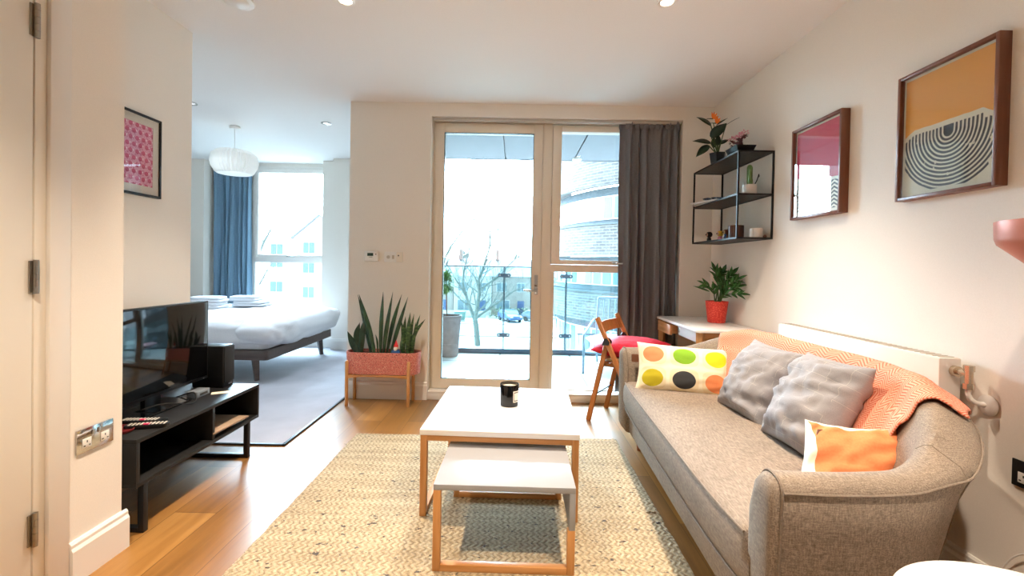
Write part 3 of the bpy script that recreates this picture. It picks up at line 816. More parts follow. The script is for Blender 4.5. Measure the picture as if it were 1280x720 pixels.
r, m = cushion('cushion', .29, .33, .14, (1.05, 1.42, .512), (.95, -.22, .0), (.2, .52, .78), 'orangecush', 'orange and white patterned cushion slumped behind the near sofa arm', 9, shear=.32, wr=.02, pinch=.12)
mb = MB(); mb.box(-.115, -.09, .10, .122, .036, .042, .001, 1, m); mb.build('fabric_tag', M['toybrown'], r)
# brown strip on the inner face of the far arm
mb = MB(); mb.prism(rounded(-.022, .022, 0, .17, .006, 3), 0, .007, .002, 1, f=lambda a_, b_, c_: (a_, -c_, b_)); o = mb.build('leather_strap', M['toybrown'])
o.location = (.765, 2.872, .432); o.rotation_euler = (-.06, 0, .05)
tag(o, 'dark brown leather strap on the inner face of the far sofa arm', 'strap')

# ------------------------------------------------------------------ radiator
M['valve'] = plain('valve_chrome', (206, 192, 172), .25, .85)
r = thing('radiator', 'flat white panel radiator on the wall behind the sofa', 'radiator', (1.59, 2.16, .30))
mb = MB(); mb.box(-.053, .028, -.505, .505, 0, .54, .006); mb.build('panel', M['trim'], r)
mb = MB()
for k in range(40): mb.box(-.04, .015, -.49+.025*k, -.485+.025*k, .5405, .5425)
mb.build('top_grille', M['track'], r)
for y_ in (-.35, .31): mb = MB(); mb.box(.028, .047, y_, y_+.04, .05, .45); mb.build('bracket', M['white_plastic'], r)
mb = MB()
mb.cyl((.0, -.505, .495), (.0, -.522, .495), .019, n=20); mb.cyl((.0, -.52, .495), (.0, -.56, .495), .011); mb.cyl((.0, -.56, .458), (.0, -.56, .522), .012, n=16)
mb.cyl((.0, -.56, .505), (.0, -.56, .526), .0155, n=8); mb.cyl((.0, -.56, .443), (.0, -.56, .462), .0155, n=6); mb.build('valve', M['valve'], r)
mb = MB(); mb.tube([(.0, -.56, .45), (.0, -.56, .425), (.004, -.564, .408), (.015, -.572, .398), (.046, -.585, .394)], .0085, 12); mb.build('pipe', M['white_plastic'], r)
mb = MB(); mb.lathe([(.001, 0), (.034, 0), (.036, .004), (.03, .009), (.01, .012), (.001, .012)], (.0465, -.585, .394), 28, m=Matrix.Rotation(-PI/2, 3, 'Y')); mb.build('pipe_collar', M['white_plastic'], r)

# ------------------------------------------------------------------ framed prints on the right wall (face -X): local x out of the wall is -x
def print_frame(name, label, loc, w, h, dep, bar, fm, art, mat_art, glassy=True, out=-1, mount=None):
    r = thing(name, label, 'picture', loc)
    x1 = out*dep
    lo, hi = min(0, x1), max(0, x1)
    mb = MB()
    mb.box(lo, hi, -w/2, -w/2+bar, 0, h, .0015); mb.box(lo, hi, w/2-bar, w/2, 0, h, .0015)
    mb.box(lo, hi, -w/2+bar, w/2-bar, 0, bar, .0015); mb.box(lo, hi, -w/2+bar, w/2-bar, h-bar, h, .0015); mb.build('frame', fm, r)
    a0, a1 = sorted((out*dep*.45, out*dep*.55))
    mb = MB(); mb.box(a0, a1, -w/2+bar*.8, w/2-bar*.8, bar*.8, h-bar*.8); mb.build('print', mat_art, r)
    if mount:
        b0, b1 = sorted((out*dep*.55, out*dep*.62)); iw, ih = mount
        mb = MB()
        mb.box(b0, b1, -w/2+bar*.9, -iw/2, bar*.9, h-bar*.9); mb.box(b0, b1, iw/2, w/2-bar*.9, bar*.9, h-bar*.9)
        mb.box(b0, b1, -iw/2, iw/2, bar*.9, h/2-ih/2); mb.box(b0, b1, -iw/2, iw/2, h/2+ih/2, h-bar*.9); mb.build('mount', M['paper'], r)
    g0, g1 = sorted((out*dep*.78, out*dep*.84))
    mb = MB(); mb.box(g0, g1, -w/2+bar*.9, w/2-bar*.9, bar*.9, h-bar*.9); mb.build('glazing', M['picglass'], r)
    return r
# ochre print: cream hill with concentric black arcs. y runs away from the viewer
a = Mat('ochre_print', (226, 219, 194), .6); x, y, z = a.xyz()
yn = y/.377; zn = (z - .2575)/.488            # -.5 .. .5
hill = ((yn.abs() - .36).mx(0.0))*-.45 + .05 + (a.noise(9, 2, a.vec(y, 0.0, 0.0)) - .5)*.04
dy_ = y + .01; dz_ = ((z - .25) + .012).mn(0.0)
dist = (dy_*dy_ + dz_*dz_).sqrt() + (a.noise(10, 2) - .5)*.008
ring = ((dist*(2*PI)/.0152 + 1.2).sin()).gt(-.15).mx(dist.lt(.018))
inb = zn.lt(hill - .04)*dist.lt(.218)*yn.abs().lt(.47)*zn.gt(-.465)
gap = a.noise(38, 2).lt(.66).mx(((yn*yn + zn*zn).lt(.07)))
blk = ring*inb*gap
och = zn.gt(hill)*yn.abs().lt(.478)*zn.lt(.478)
c = a.mix(och, (226, 221, 198), (230, 158, 40)); c = a.mix(blk, c, (38, 40, 44)); a.col(c); M['ochre'] = a.m
print_frame('framed_print', 'walnut framed ochre print with black concentric arcs on the wall nearest the copper lamp', (XR, 1.741, 1.443), .405, .515, .042, .014, M['walnut'], 0, M['ochre'])
# crimson print
a = Mat('crimson_print', (228, 224, 206), .6); x, y, z = a.xyz(); yn = y/.377; zn = (z-.2575)/.488
bd = (yn + .12)*.1 - .11 + (a.noise(8, 2, a.vec(y, 0.0, 0.0)) - .5)*.06
zz = ((yn*7.0).fr() - .5).abs()*.06
ln = (((zn + zz)*(2*PI)/.042).sin()).gt(.15)*zn.lt(bd - .03)*yn.abs().lt(.47)*zn.gt(-.46)
band = zn.gt(bd)*yn.abs().lt(.478)*zn.lt(.478)
c = a.mix(band, (230, 226, 208), (200, 34, 66)); c = a.mix(ln, c, (44, 56, 60)); a.col(c); M['crimson'] = a.m
print_frame('framed_print', 'walnut framed crimson print with dark zigzag lines, beside the black wall shelf', (XR, 2.473, 1.439), .405, .515, .045, .014, M['walnut'], 0, M['crimson'])
# pink print by the television
a = Mat('pink_print', (226, 150, 176), .6); x, y, z = a.xyz()
row = (z/.034).fl(); u = (y/.04 + (row*.5).fr()).fr() - .5; v = (z/.034).fr() - .5
d_ = (u*u*1.3 + v*v).sqrt(); d2_ = ((u-.42).abs()*(u-.42).abs() + (v-.1)*(v-.1)).sqrt()
n = a.noise(120, 3)
c = a.mix(d_.lt(.34), a.mix(n.gt(.56), (232, 166, 190), (206, 104, 142)), a.mix((v+.1).gt(.0), (190, 48, 98), (206, 70, 116))); c = a.mix(d2_.lt(.12), c, (250, 226, 234)); a.col(c); M['pinkprint'] = a.m
print_frame('framed_print', 'black framed pink patterned print on the wall above the television', (XT, 2.305, 1.47), .34, .421, .022, .012, M['black_metal'], 0, M['pinkprint'], out=1, mount=(.24, .315))

# ------------------------------------------------------------------ wall plates
def socket(name, label, loc, out, plate, w=.146, h=.086):
    r = thing(name, label, 'socket', loc)
    s = out
    def bx(a0, a1, y0, y1, z0, z1, b=.001):
        mb = MB(); q = sorted((s*a0, s*a1)); mb.box(q[0], q[1], y0, y1, z0, z1, b); return mb
    bx(0, .006, -w/2, w/2, 0, h, .002).build('plate', plate, r)
    for yc in (-.036, .036):
        mb = bx(.006, .008, yc-.017, yc+.017, .016, .05); mb.build('outlet', M['white_plastic'], r)
        mb = MB()
        for (dy, z0, ww, hh) in ((0, .038, .004, .008), (-.010, .024, .007, .004), (.010, .024, .007, .004)):
            q = sorted((s*.0079, s*.0083)); mb.box(q[0], q[1], yc+dy-ww/2, yc+dy+ww/2, z0-hh/2, z0+hh/2)
        mb.build('pin_slot', M['black_plastic'], r)
    for yc in (-.012, .012):
        bx(.006, .010, yc-.005, yc+.005, .056, .073).build('rocker', M['white_plastic'] if plate is not M['chrome'] else M['steel'], r)
    return r
socket('wall_socket', 'polished chrome double wall socket between the hall door and the television', (XP, 1.652, .447), 1, M['chrome'])
socket('wall_socket', 'black double wall socket near the near end of the sofa', (XR, 1.42, .463), -1, M['black_metal'])
r = thing('thermostat', 'small cream room thermostat with a dark display on the wall above the planter', 'thermostat', (-1.21, YB, 1.16))
mb = MB(); mb.box(-.06, .06, -.026, 0, 0, .085, .006, 3); mb.build('case', M['white_plastic'], r)
mb = MB(); mb.box(-.034, .016, -.0275, -.0255, .045, .07, .001); mb.build('display', M['leaf_dark'], r)
mb = MB(); mb.cyl((.038, -.026, .06), (.038, -.029, .06), .005); mb.build('button', M['toybrown'], r)
mb = MB(); mb.box(-.02, .01, -.0275, -.0255, .034, .037); mb.build('button', M['toybrown'], r)
r = thing('wall_plate', 'white twin outlet plate on the wall beside the thermostat', 'wall plate', (-1.028, YB, 1.157))
mb = MB(); mb.box(-.078, .078, -.008, 0, 0, .086, .002); mb.build('plate', M['white_plastic'], r)
mb = MB(); mb.cyl((-.044, -.008, .042), (-.044, -.011, .042), .014); mb.box(-.012, .006, -.011, -.008, .027, .058, .002); mb.build('module', M['track'], r)
mb = MB(); mb.box(.024, .077, -.010, -.0075, .001, .085, .002); mb.build('side_module', M['frame'], r)
mb = MB(); mb.cyl((.042, -.0095, .055), (.042, -.0115, .055), .006); mb.build('jack', M['black_plastic'], r)
# ------------------------------------------------------------------ TV bench and what stands on it
r = thing('tv_bench', 'long black open-front television bench on black sled legs', 'tv bench', (-1.73, 2.28, 0))
x0, x1, y0, y1, z0, z1, t = -.20, .20, -.445, .445, .205, .405, .018
mb = MB(); mb.box(x0, x1, y0, y1, z1-t, z1, .001); mb.build('top_board', M['blackwood'], r)
mb = MB(); mb.box(x0, x1, y0, y1, z0, z0+t, .001); mb.build('bottom_board', M['blackwood'], r)
for y in (y0, y1-t): mb = MB(); mb.box(x0, x1, y, y+t, z0+t, z1-t, .0005); mb.build('side_board', M['blackwood'], r)
mb = MB(); mb.box(x0, x1-.002, .027, .045, z0+t, z1-t, .0005); mb.build('divider', M['blackwood'], r)
mb = MB(); mb.box(x0, x0+.006, y0+t, y1-t, z0+t, z1-t); mb.build('back_board', M['blackwood'], r)
for y in (-.392, .348):
    mb = MB(); mb.box(x0+.02, x0+.045, y-.0125, y+.0125, 0, z0, .001); mb.box(x1-.027, x1-.002, y-.0125, y+.0125, 0, z0, .001); mb.box(x0+.045, x1-.027, y-.0125, y+.0125, 0, .022, .001)
    mb.build('leg', M['black_metal'], r)
r = thing('television', 'black flat-screen television standing on the black bench', 'television', (-1.76, 2.222, .405))
mb = MB(); mb.box(-.018, .012, -.366, .366, .066, .508, .005); mb.box(-.05, -.018, -.22, .22, .12, .4, .012); mb.build('housing', M['black_plastic'], r)
mb = MB(); mb.box(.0118, .0132, -.356, .356, .084, .499, .0004); mb.build('screen', M['screen'], r)
mb = MB(); mb.prism(rounded(-.10, .075, -.17, .17, .03), 0, .010, .003, 1); mb.build('stand_base', M['screen'], r)
mb = MB(); mb.box(-.035, -.01, -.05, .05, .008, .12, .004); mb.build('stand_neck', M['black_plastic'], r)
mb = MB(); mb.box(.012, .0145, .325, .332, .0715, .0745); mb.build('standby_light', M['steel'], r)
r = thing('loudspeaker', 'black box loudspeaker at the far end of the television bench', 'speaker', (-1.765, 2.663, .405))
mb = MB(); mb.box(-.095, .088, -.05, .05, 0, .242, .006, 3); mb.build('cabinet', M['black_plastic'], r)
mb = MB(); mb.box(.088, .094, -.046, .046, .03, .236, .003); mb.build('grille', M['rubber'], r)
mb = MB(); mb.box(.088, .0905, .0, .03, .012, .019); mb.build('badge', M['steel'], r)
r = thing('set_top_box', 'small grey box lying on the bench under the far end of the television', 'set-top box', (-1.70, 2.455, .405))
mb = MB(); mb.box(-.04, .02, -.05, .05, 0, .034, .004); mb.build('case', M['cargrey'], r)
mb = MB(); mb.box(.02, .0205, -.03, .03, .01, .022); mb.build('display', M['black_plastic'], r)
mb = MB(); mb.tube(catmull([(-1.79, 2.40, .412), (-1.70, 2.40, .44), (-1.655, 2.36, .415), (-1.64, 2.30, .412), (-1.66, 2.24, .43), (-1.72, 2.2, .435), (-1.80, 2.14, .412)], 6), .0035, 6); tag(mb.build('power_cable', M['rubber']), 'black cable lying in a loop under the television', 'cable')
o = MB().box(-.04, .045, -.025, .025, 0, .0015, .0003).build('paper_card', M['cream_fab']); o.location = (-1.635, 2.52, .405); o.rotation_euler = (0, 0, .5)
tag(o, 'small cream paper card lying on the television bench', 'card')
def remote(label, loc, rz, L=.19, w=.046, pinkish=True):
    r = thing('remote_control', label, 'remote control', loc, rz)
    mb = MB(); mb.prism(rounded(-L/2, L/2, -w/2, w/2, .014), 0, .017, .005, 2); mb.build('body', M['black_plastic'], r)
    rr = random.Random(int(L*1000))
    mb = MB()
    for i in range(10):
        for j in range(3):
            x = -L/2+.02+i*.0145; y = (j-1)*.012
            mb.box(x-.004, x+.004, y-.0035, y+.0035, .017, .0195, .001, 1)
    mb.build('button_pad', M['paper'], r)
    if pinkish:
        mb = MB(); mb.box(-.01, .012, -.016, -.002, .0172, .021, .001); mb.build('highlight_button', M['pink_btn'], r)
    return r
M['pink_btn'] = plain('pink_button', (226, 54, 104), .5)
remote('black remote control with a pink button, lying closest to the television', (-1.66, 2.03, .405), .12)
remote('shorter black remote control lying nearest the edge of the bench', (-1.60, 1.975, .405), .30, .165, .042)
r = thing('coaster', 'round dark red coaster dish on the television bench by the remotes', 'coaster', (-1.685, 1.915, .405))
mb = MB(); mb.lathe([(.001, 0), (.055, 0), (.063, .004), (.064, .012), (.061, .012), (.055, .006), (.001, .005)], n=36); mb.build('dish', M['maroon'], r)
for k in range(4):
    o = MB().box(-.105, .105, -.14, .14, 0, .008, .001).build('magazine', speck('magazine_cover', [(232, 228, 222), (96, 108, 120), (236, 233, 228), (176, 150, 126)][k], .4, 12, 12, .0))
    o.location = (-1.668+.014*k*(1 if k % 2 else .2), 2.492-.012*k, .2235+.0088*k); o.rotation_euler = (0, 0, -.06+.06*(k % 3))
    tag(o, ['pale magazine at the bottom of the pile inside the television bench', 'blue-grey magazine second from the bottom of the pile in the bench', 'white magazine second from the top of the pile in the bench', 'beige magazine topmost of the pile inside the television bench'][k], 'magazine', 'magazines in the television bench')

# ------------------------------------------------------------------ BED
r = thing('bed', 'low double bed with a dark wooden frame and splayed legs', 'bed', (-3.3, 5.0, .006))
mb = MB(); mb.prism(rounded(-1.0, .99, -.755, .745, .03), .205, .30, .006, 2); mb.build('bed_frame', M['bedwood'], r)
for sx, sy in ((.84, -.68), (.90, .60), (-.85, -.68), (-.85, .66)):
    mb = MB(); a0 = .03 if sx > 0 else -.03
    mb.tube([(sx-a0*.2, sy, .21), (sx+a0*.6, sy+(.012 if sy > 0 else -.012), 0)], [.040, .026], 4); mb.build('leg', M['bedwood'], r, ang=20)
mb = MB(); mb.prism(rounded(-.97, .95, -.72, .72, .08), .30, .47, .04, 3); mb.build('mattress', M['linen_white'], r)
mb = MB(); mb.box(-1.05, -1.0, -.76, .75, .2, .85, .01); mb.build('headboard', M['bedwood'], r)
def superbox(cx, cy, cz, ax, ay, az, e1, e2, seed, amp, nu=120, nv=44, sag=None):
    sp = lambda c, e: math.copysign(abs(c)**e, c)
    rings = []
    for i in range(1, nv):
        th = -PI/2 + PI*i/nv; row = []
        for k in range(nu):
            ph = 2*PI*k/nu
            x = ax*sp(math.cos(th), e1)*sp(math.cos(ph), e2); y = ay*sp(math.cos(th), e1)*sp(math.sin(ph), e2); z = az*sp(math.sin(th), e1)
            q = V((x*1.7, y*4.2+x*1.1, z*6+seed))
            d = noise.noise(q)*.6 + noise.noise(q*2.4)*.4 - .9*(.25-min(.25, abs(noise.noise(q*1.5+V((5, 0, 0))))))*1.4
            nrm = V((x/ax**2, y/ay**2, z/az**2)); nrm.normalize()
            p = V((x, y, z)) + nrm*d*amp
            row.append(V((cx, cy, cz)) + p)
        rings.append(row)
    return rings
r = thing('duvet', 'thick white duvet spread over the dark wooden bed', 'duvet', (0, 0, 0))
mb = MB(); mb.ring_surface(superbox(-3.29, 4.995, .462, 1.04, .80, .150, .42, .25, 2.0, .035)); mb.build('cover', M['linen_white'], r, ang=180)
mb = MB(); mb.ring_surface(superbox(-2.40, 4.99, .470, .235, .835, .163, .75, .42, 6.0, .035, 90, 36)); mb.build('folded_end', M['linen_white'], r, ang=180)
def towel(loc, rz, w, d, h, label):
    r = thing('towel', label, 'towel', loc, rz, group='folded towels on the bed')
    for k in range(2):
        rings = superbox(0, 0, h*(.25+.5*k), w/2-.012*k, d/2-.006*k, h*.27, .28, .22, loc[0]*9+k, .009, 64, 18)
        mb = MB(); mb.ring_surface(rings); mb.build('fold', M['linen_white'], r, ang=180)
towel((-3.42, 5.02, .617), .1, .38, .26, .065, 'white towel, lower one of the folded pair nearest the television')
towel((-3.40, 5.03, .682), .16, .33, .24, .06, 'white towel, upper one of the folded pair nearest the television')
towel((-3.10, 5.36, .617), -.1, .36, .26, .06, 'white towel, lower one of the folded pair nearest the bedroom window')
towel((-3.18, 5.37, .677), .12, .31, .24, .055, 'white towel, upper one of the folded pair nearest the bedroom window')

# ------------------------------------------------------------------ PLANTER
PX, PY = -1.065, 3.722
r = thing('planter', 'pink terrazzo trough planter of snake plants on a wooden stand', 'planter', (PX, PY, 0))
def stadium(hw, hd, n=14):
    rr = hd; pts = []
    for cx, a0 in ((hw-rr, -PI/2), (-(hw-rr), PI/2)):
        pts += [(cx+rr*math.cos(a0+PI*k/n), rr*math.sin(a0+PI*k/n)) for k in range(n+1)]
    return pts
def ring_at(hw, hd, z): return [V((a_, b_, z)) for a_, b_ in stadium(hw, hd)]
mb = MB(); mb.ring_surface([ring_at(.285, .080, .247), ring_at(.296, .090, .253), ring_at(.304, .096, .42), ring_at(.302, .094, .427), ring_at(.294, .086, .427), ring_at(.292, .084, .40), ring_at(.285, .08, .30)]); mb.build('trough', M['terrazzo'], r)
mb = MB(); mb.ring_surface([ring_at(.2915, .0835, .39), ring_at(.2915, .0835, .402)]); mb.build('soil', M['soil'], r)
for sx in (-.268, .226):
    for sy in (-.100, .082):
        mb = MB(); mb.lathe([(.001, 0), (.0125, 0), (.0135, .004), (.0135, .352), (.010, .362), (.001, .365)], (sx, sy, 0), 18); mb.build('stand_leg', M['oak'], r)
for sy in (-.098, .080):
    mb = MB(); mb.prism([(-.268, .222), (-.268, .247), (.226, .247), (.226, .222), (.1, .236), (-.14, .236)], sy-.007, sy+.007, f=lambda a_, b_, c_: (a_, c_, b_)); mb.build('stand_rail', M['oak_x'], r)
for sx in (-.268, .226):
    mb = MB(); mb.box(sx-.007, sx+.007, -.098, .08, .225, .247, .002); mb.build('stand_rail', M['oak_y'], r)
def zp(x, y, Y=3.70): return at(420+x/7.2, 350+y/7.2, Y) - V((PX, PY, 0))
def blades(name, mat, items, seed):
    rr = random.Random(seed); mb = MB()
    for pts, w, th in items:
        Y0 = 3.70 + rr.uniform(-.028, .03)
        P = [zp(x, y, Y0 + (rr.uniform(-.03, .03) if i else 0)) for i, (x, y) in enumerate(pts)]
        P[0].z = .40
        P = catmull(P, 6); n = len(P)
        ww = [w*(.45+.55*math.sin(min(1, i/(n-1)/.45)*PI/2))*max(.04, (1-max(0, (i/(n-1)-.45)/.55)**1.8)) for i in range(n)]
        tt = [th*max(.06, (1-(i/(n-1))**2)) for i in range(n)]
        mb.blade(P, ww, tt)
    return mb.build(name, mat, r, ang=60)
o = blades('snake_plant', M['spear'], [([(398, 655), (408, 380), (425, 105)], .034, .024), ([(425, 640), (458, 420), (512, 105)], .034, .024), ([(455, 640), (512, 390), (592, 128)], .034, .024), ([(490, 640), (562, 420), (648, 152)], .033, .022),
    ([(350, 655), (295, 430), (207, 128)], .040, .026), ([(318, 640), (272, 430), (196, 130)], .036, .024), ([(375, 650), (372, 560), (355, 488)], .016, .01), ([(350, 650), (345, 600), (330, 520)], .016, .01)], 4)
o['label'] = 'tall dark spear-leaved snake plant in the middle'
o = blades('snake_plant', M['leaf_dark'], [([(200, 645), (152, 572), (103, 462)], .056, .008), ([(205, 645), (186, 500), (214, 383)], .052, .008), ([(226, 645), (236, 480), (246, 372)], .048, .008), ([(236, 640), (250, 500), (266, 462)], .02, .006)], 5)
o['label'] = 'short broad-leaved plant nearest the bedroom'
o = blades('snake_plant', M['snake'], [([(600, 660), (608, 500), (626, 328)], .040, .006), ([(640, 660), (650, 470), (668, 293)], .038, .006), ([(650, 655), (672, 480), (702, 305)], .03, .006), ([(662, 650), (712, 480), (803, 353)], .032, .006),
    ([(612, 650), (604, 500), (588, 362)], .03, .006), ([(676, 640), (722, 430), (758, 312)], .02, .005), ([(596, 660), (590, 580), (598, 510)], .028, .005), ([(690, 600), (706, 500), (716, 380)], .022, .005)], 6)
o['label'] = 'yellow-edged snake plant nearest the balcony door'
r = thing('garden_gnome', 'tiny red-hatted white-bearded gnome figurine standing in the pink planter soil', 'gnome', (-.952, 3.665, .402))
mb = MB(); mb.lathe([(.001, 0), (.022, 0), (.027, .012), (.025, .035), (.016, .052), (.001, .055)], n=20); mb.build('coat', M['toyblue'], r)
mb = MB(); mb.lathe([(.001, .052), (.014, .055), (.018, .066), (.015, .078), (.001, .082)], n=18); mb.build('head', M['skin'], r)
mb = MB(); mb.lathe([(.001, -.012), (.012, .0), (.017, .012), (.014, .024), (.001, .028)], (-.002, -.012, .045), 16); mb.build('beard', M['toywhite'], r)
mb = MB(); mb.lathe([(.001, .074), (.019, .074), (.018, .079), (.010, .10), (.001, .126)], n=18); mb.build('hat', M['toyred'], r)
mb = MB(); mb.tube([(-.02, 0, .045), (-.032, -.006, .03), (-.028, -.014, .022)], .007, 8); mb.tube([(.02, 0, .045), (.03, -.006, .03), (.024, -.014, .022)], .007, 8); mb.build('arm', M['toyblue'], r)

# ------------------------------------------------------------------ WALL SHELF
SY0, SY1, SX0 = 2.925, 3.655, 1.405
r = thing('wall_shelf', 'black metal box shelf with three levels fixed on the wall near the corner', 'shelf', (XR, 3.29, 1.345))
X0 = SX0-XR; hy = (SY1-SY0)/2; b = .011
mb = MB()
for x in (X0, -b):
    for y in (-hy, hy-b): mb.box(x, x+b, y, y+b, 0, .565, .001, 1)
for z in (0, .28, .554):
    mb.box(X0, X0+b, -hy+b, hy-b, z, z+b); mb.box(-b, 0, -hy+b, hy-b, z, z+b)
    mb.box(X0+b, -b, -hy, -hy+b, z, z+b); mb.box(X0+b, -b, hy-b, hy, z, z+b)
mb.build('frame', M['black_metal'], r)
for z in (.004, .284, .558): mb = MB(); mb.box(X0+b, -b, -hy+b, hy-b, z, z+.006); mb.build('shelf_board', M['black_metal'], r)
T0, T1, T2 = 1.345+.0105, 1.345+.2905, 1.345+.5645
# bird of paradise
bp = V((1.466, 3.37, T2))
r = thing('bird_of_paradise_plant', 'bird of paradise plant with orange flowers in a dark pot on top of the shelf', 'plant', bp)
mb = MB(); mb.lathe([(.001, 0), (.046, 0), (.060, .088), (.055, .088), (.053, .07), (.001, .07)], n=6); mb.build('pot', M['black_plastic'], r, ang=20)
mb = MB(); mb.lathe([(.001, .066), (.0515, .066), (.0515, .074), (.001, .076)], n=6); mb.build('soil', M['soil'], r)
def bz(x, y, Y): return at_wall(820+x/7.11, 100+y/7.11, Y) - bp
bs = MB(); bl = MB()
for tip, base, w, dy in (((372, 318), (488, 405), .052, -.02), ((628, 372), (492, 512), .082, -.05), ((733, 318), (622, 402), .020, .0), ((636, 330), (540, 400), .014, -.04), ((334, 528), (485, 560), .056, -.03), ((358, 672), (468, 582), .058, -.05), ((650, 520), (566, 570), .034, .03), ((560, 480), (545, 580), .04, -.03), ((520, 500), (510, 600), .045, .02)):
    P0, P1 = bz(*base, 3.37+dy), bz(*tip, 3.37+dy*1.6)
    bs.tube(catmull([(0, dy*.3, .07), (P0.x*.55, dy*.7, P0.z*.62+.02), P0], 5), [.0035]*11, 6)
    bl.leaf(P0, P1-P0, (0, -.8, .6), (P1-P0).length, w, .0015, .12, 9, .22)
bs.build('stalks', M['stem'], r); bl.build('leaves', M['leaf_dark'], r, ang=180)
mb = MB()
for (x, y) in ((510, 385), (540, 440)):
    P = bz(x, y, 3.34); mb.tube(catmull([(0, -.01, .07), (P.x*.6, -.03, P.z*.6+.03), P], 5), .003, 6)
mb.build('flower_stalk', M['stem'], r)
for (x, y, k) in ((505, 345, 0), (535, 385, 1)):
    P = bz(x, y, 3.34); mb = MB(); mb.leaf(P, (-1, 0, .1), (0, 0, 1), .045, .012, .004, .1); mb.build('flower_bract', M['leaf_dark'], r)
    mb = MB()
    for dx, dz in ((-.25, 1), (.15, 1), (.55, .8), (.9, .4)): mb.leaf(P, (dx, -.2*dz, dz), (0, -1, 0), .052-.006*abs(dx), .017, .003, .05, 6)
    mb.build('flower', M['orange'], r)
# pink bonsai on a black tray
r = thing('bonsai', 'small ornamental tree with pink blossoms in a black tray on the shelf top', 'bonsai', (1.478, 3.05, T2))
mb = MB(); mb.ring_surface([[V((a_, b_, z)) for a_, b_ in rounded(-w, w, -d_, d_, .006, 2)] for w, d_, z in ((.045, .06, .0), (.052, .068, .008), (.066, .084, .046), (.062, .08, .046), (.056, .072, .030))]); mb.build('tray', M['black_plastic'], r, ang=25)
mb = MB(); mb.box(-.055, .055, -.07, .07, .022, .028); mb.build('soil', M['soil'], r)
mb = MB()
mb.tube(catmull([(0, 0, .024), (.006, .006, .06), (-.006, .0, .09), (.0, .03, .112)], 6), [.017]*6+[.014]*6+[.009]*7, 10)
mb.tube(catmull([(-.003, .0, .082), (-.01, -.035, .098), (-.005, -.062, .112)], 5), [.011]*4+[.007]*7, 8); mb.tube(catmull([(.003, .004, .075), (-.02, .04, .088), (-.03, .062, .105)], 5), [.011]*4+[.007]*7, 8)
mb.tube(catmull([(0, 0, .055), (-.025, .03, .05), (-.032, .045, .062)], 4), [.009]*9, 8)
mb.build('trunk', M['bark_red'], r)
mb = MB(); rr = random.Random(5)
for c in ((-.006, -.066, .118), (.0, .03, .118), (-.03, .064, .112), (.02, .05, .115), (-.02, -.04, .112)):
    for k in range(26):
        d_ = V((rr.uniform(-1, 1), rr.uniform(-1, 1), rr.uniform(.0, .9))); p = V(c)+d_*.018
        mb.leaf(p, d_, (0, 0, 1), rr.uniform(.010, .018), .008, .001, .3, 4)
mb.build('blossom', M['pink'], r)
mb = MB(); rr = random.Random(6)
for c in ((-.004, -.058, .105), (.0, .028, .104), (-.03, .06, .098), (-.03, .046, .062)):
    for k in range(12):
        d_ = V((rr.uniform(-1, 1), rr.uniform(-1, 1), rr.uniform(-.6, .6))); mb.leaf(V(c)+d_*.01, d_, (0, 0, 1), .016, .011, .001, .3, 4)
mb.build('foliage', M['bark_red'], r)
# middle level: magazines, dish, cactus
for k, (c, w, d_, h, rz) in enumerate((((178, 176, 172), .20, .27, .010, .16), ((214, 214, 212), .20, .27, .009, .32))):
    o = MB().box(-w/2, w/2, -d_/2, d_/2, 0, h, .001).build('magazine', speck('shelf_magazine', c, .4, 14, 14, 0)); o.location = (1.495-.012*k, 3.47-.02*k, T1+.0102*k+.0002); o.rotation_euler = (0, 0, rz)
    tag(o, ['grey magazine lying flat on the middle level of the wall shelf', 'pale magazine lying on top of the grey one on the wall shelf'][k], 'magazine', 'magazines on the wall shelf')
r = thing('patterned_dish', 'shallow blue patterned dish resting on the magazines of the wall shelf', 'dish', (1.49, 3.47, T1+.0198))
a = Mat('blue_pattern', (60, 92, 130), .4); n = a.noise(60, 2); a.col(a.ramp(n, [(.4, (34, 52, 84)), (.55, (70, 112, 158)), (.68, (206, 214, 206))])); M['bluepat'] = a.m
mb = MB(); mb.lathe([(.001, 0), (.04, 0), (.075, .022), (.078, .026), (.072, .026), (.04, .008), (.001, .006)], n=36); mb.build('bowl', M['bluepat'], r)
mb = MB(); mb.lathe([(.001, .010), (.05, .014), (.05, .02), (.001, .024)], n=20); mb.build('contents', M['soil'], r)
r = thing('potted_cactus', 'columnar cactus in a small cream pot on the middle shelf level', 'cactus', (1.52, 3.0, T1))
mb = MB(); mb.lathe([(.001, 0), (.040, 0), (.043, .006), (.043, .066), (.039, .066), (.038, .056), (.001, .056)], n=30); mb.build('pot', M['toywhite'], r)
mb = MB(); mb.lathe([(.001, .05), (.0385, .05), (.0385, .058), (.001, .06)], n=20); mb.build('soil', M['soil'], r)
mb = MB()
for x, y, h, q in ((0, .006, .20, .016), (-.01, -.012, .17, .013), (.012, .012, .12, .011)): mb.lathe([(.001, .055), (q*.8, .055), (q, .09), (q, h-.02), (q*.7, h-.006), (.001, h)], (x, y, 0), 14, .12)
mb.build('cactus_stem', M['leaf_pale'], r, ang=20)
mb = MB(); mb.tube([(.02, -.01, .055), (.03, -.03, .09), (.035, -.045, .13)], .003, 6); mb.tube([(.033, -.036, .108), (.03, -.06, .115)], .0025, 6); mb.build('twig', M['toyblack'], r)
r = thing('dark_cactus', 'narrow dark cactus ornament standing behind the cream cactus pot', 'ornament', (1.58, 3.12, T1))
mb = MB(); mb.lathe([(.001, 0), (.02, 0), (.022, .004), (.016, .012), (.016, .12), (.012, .136), (.001, .14)], n=16, zig=.08); mb.build('body', M['toyblack'], r, ang=20)
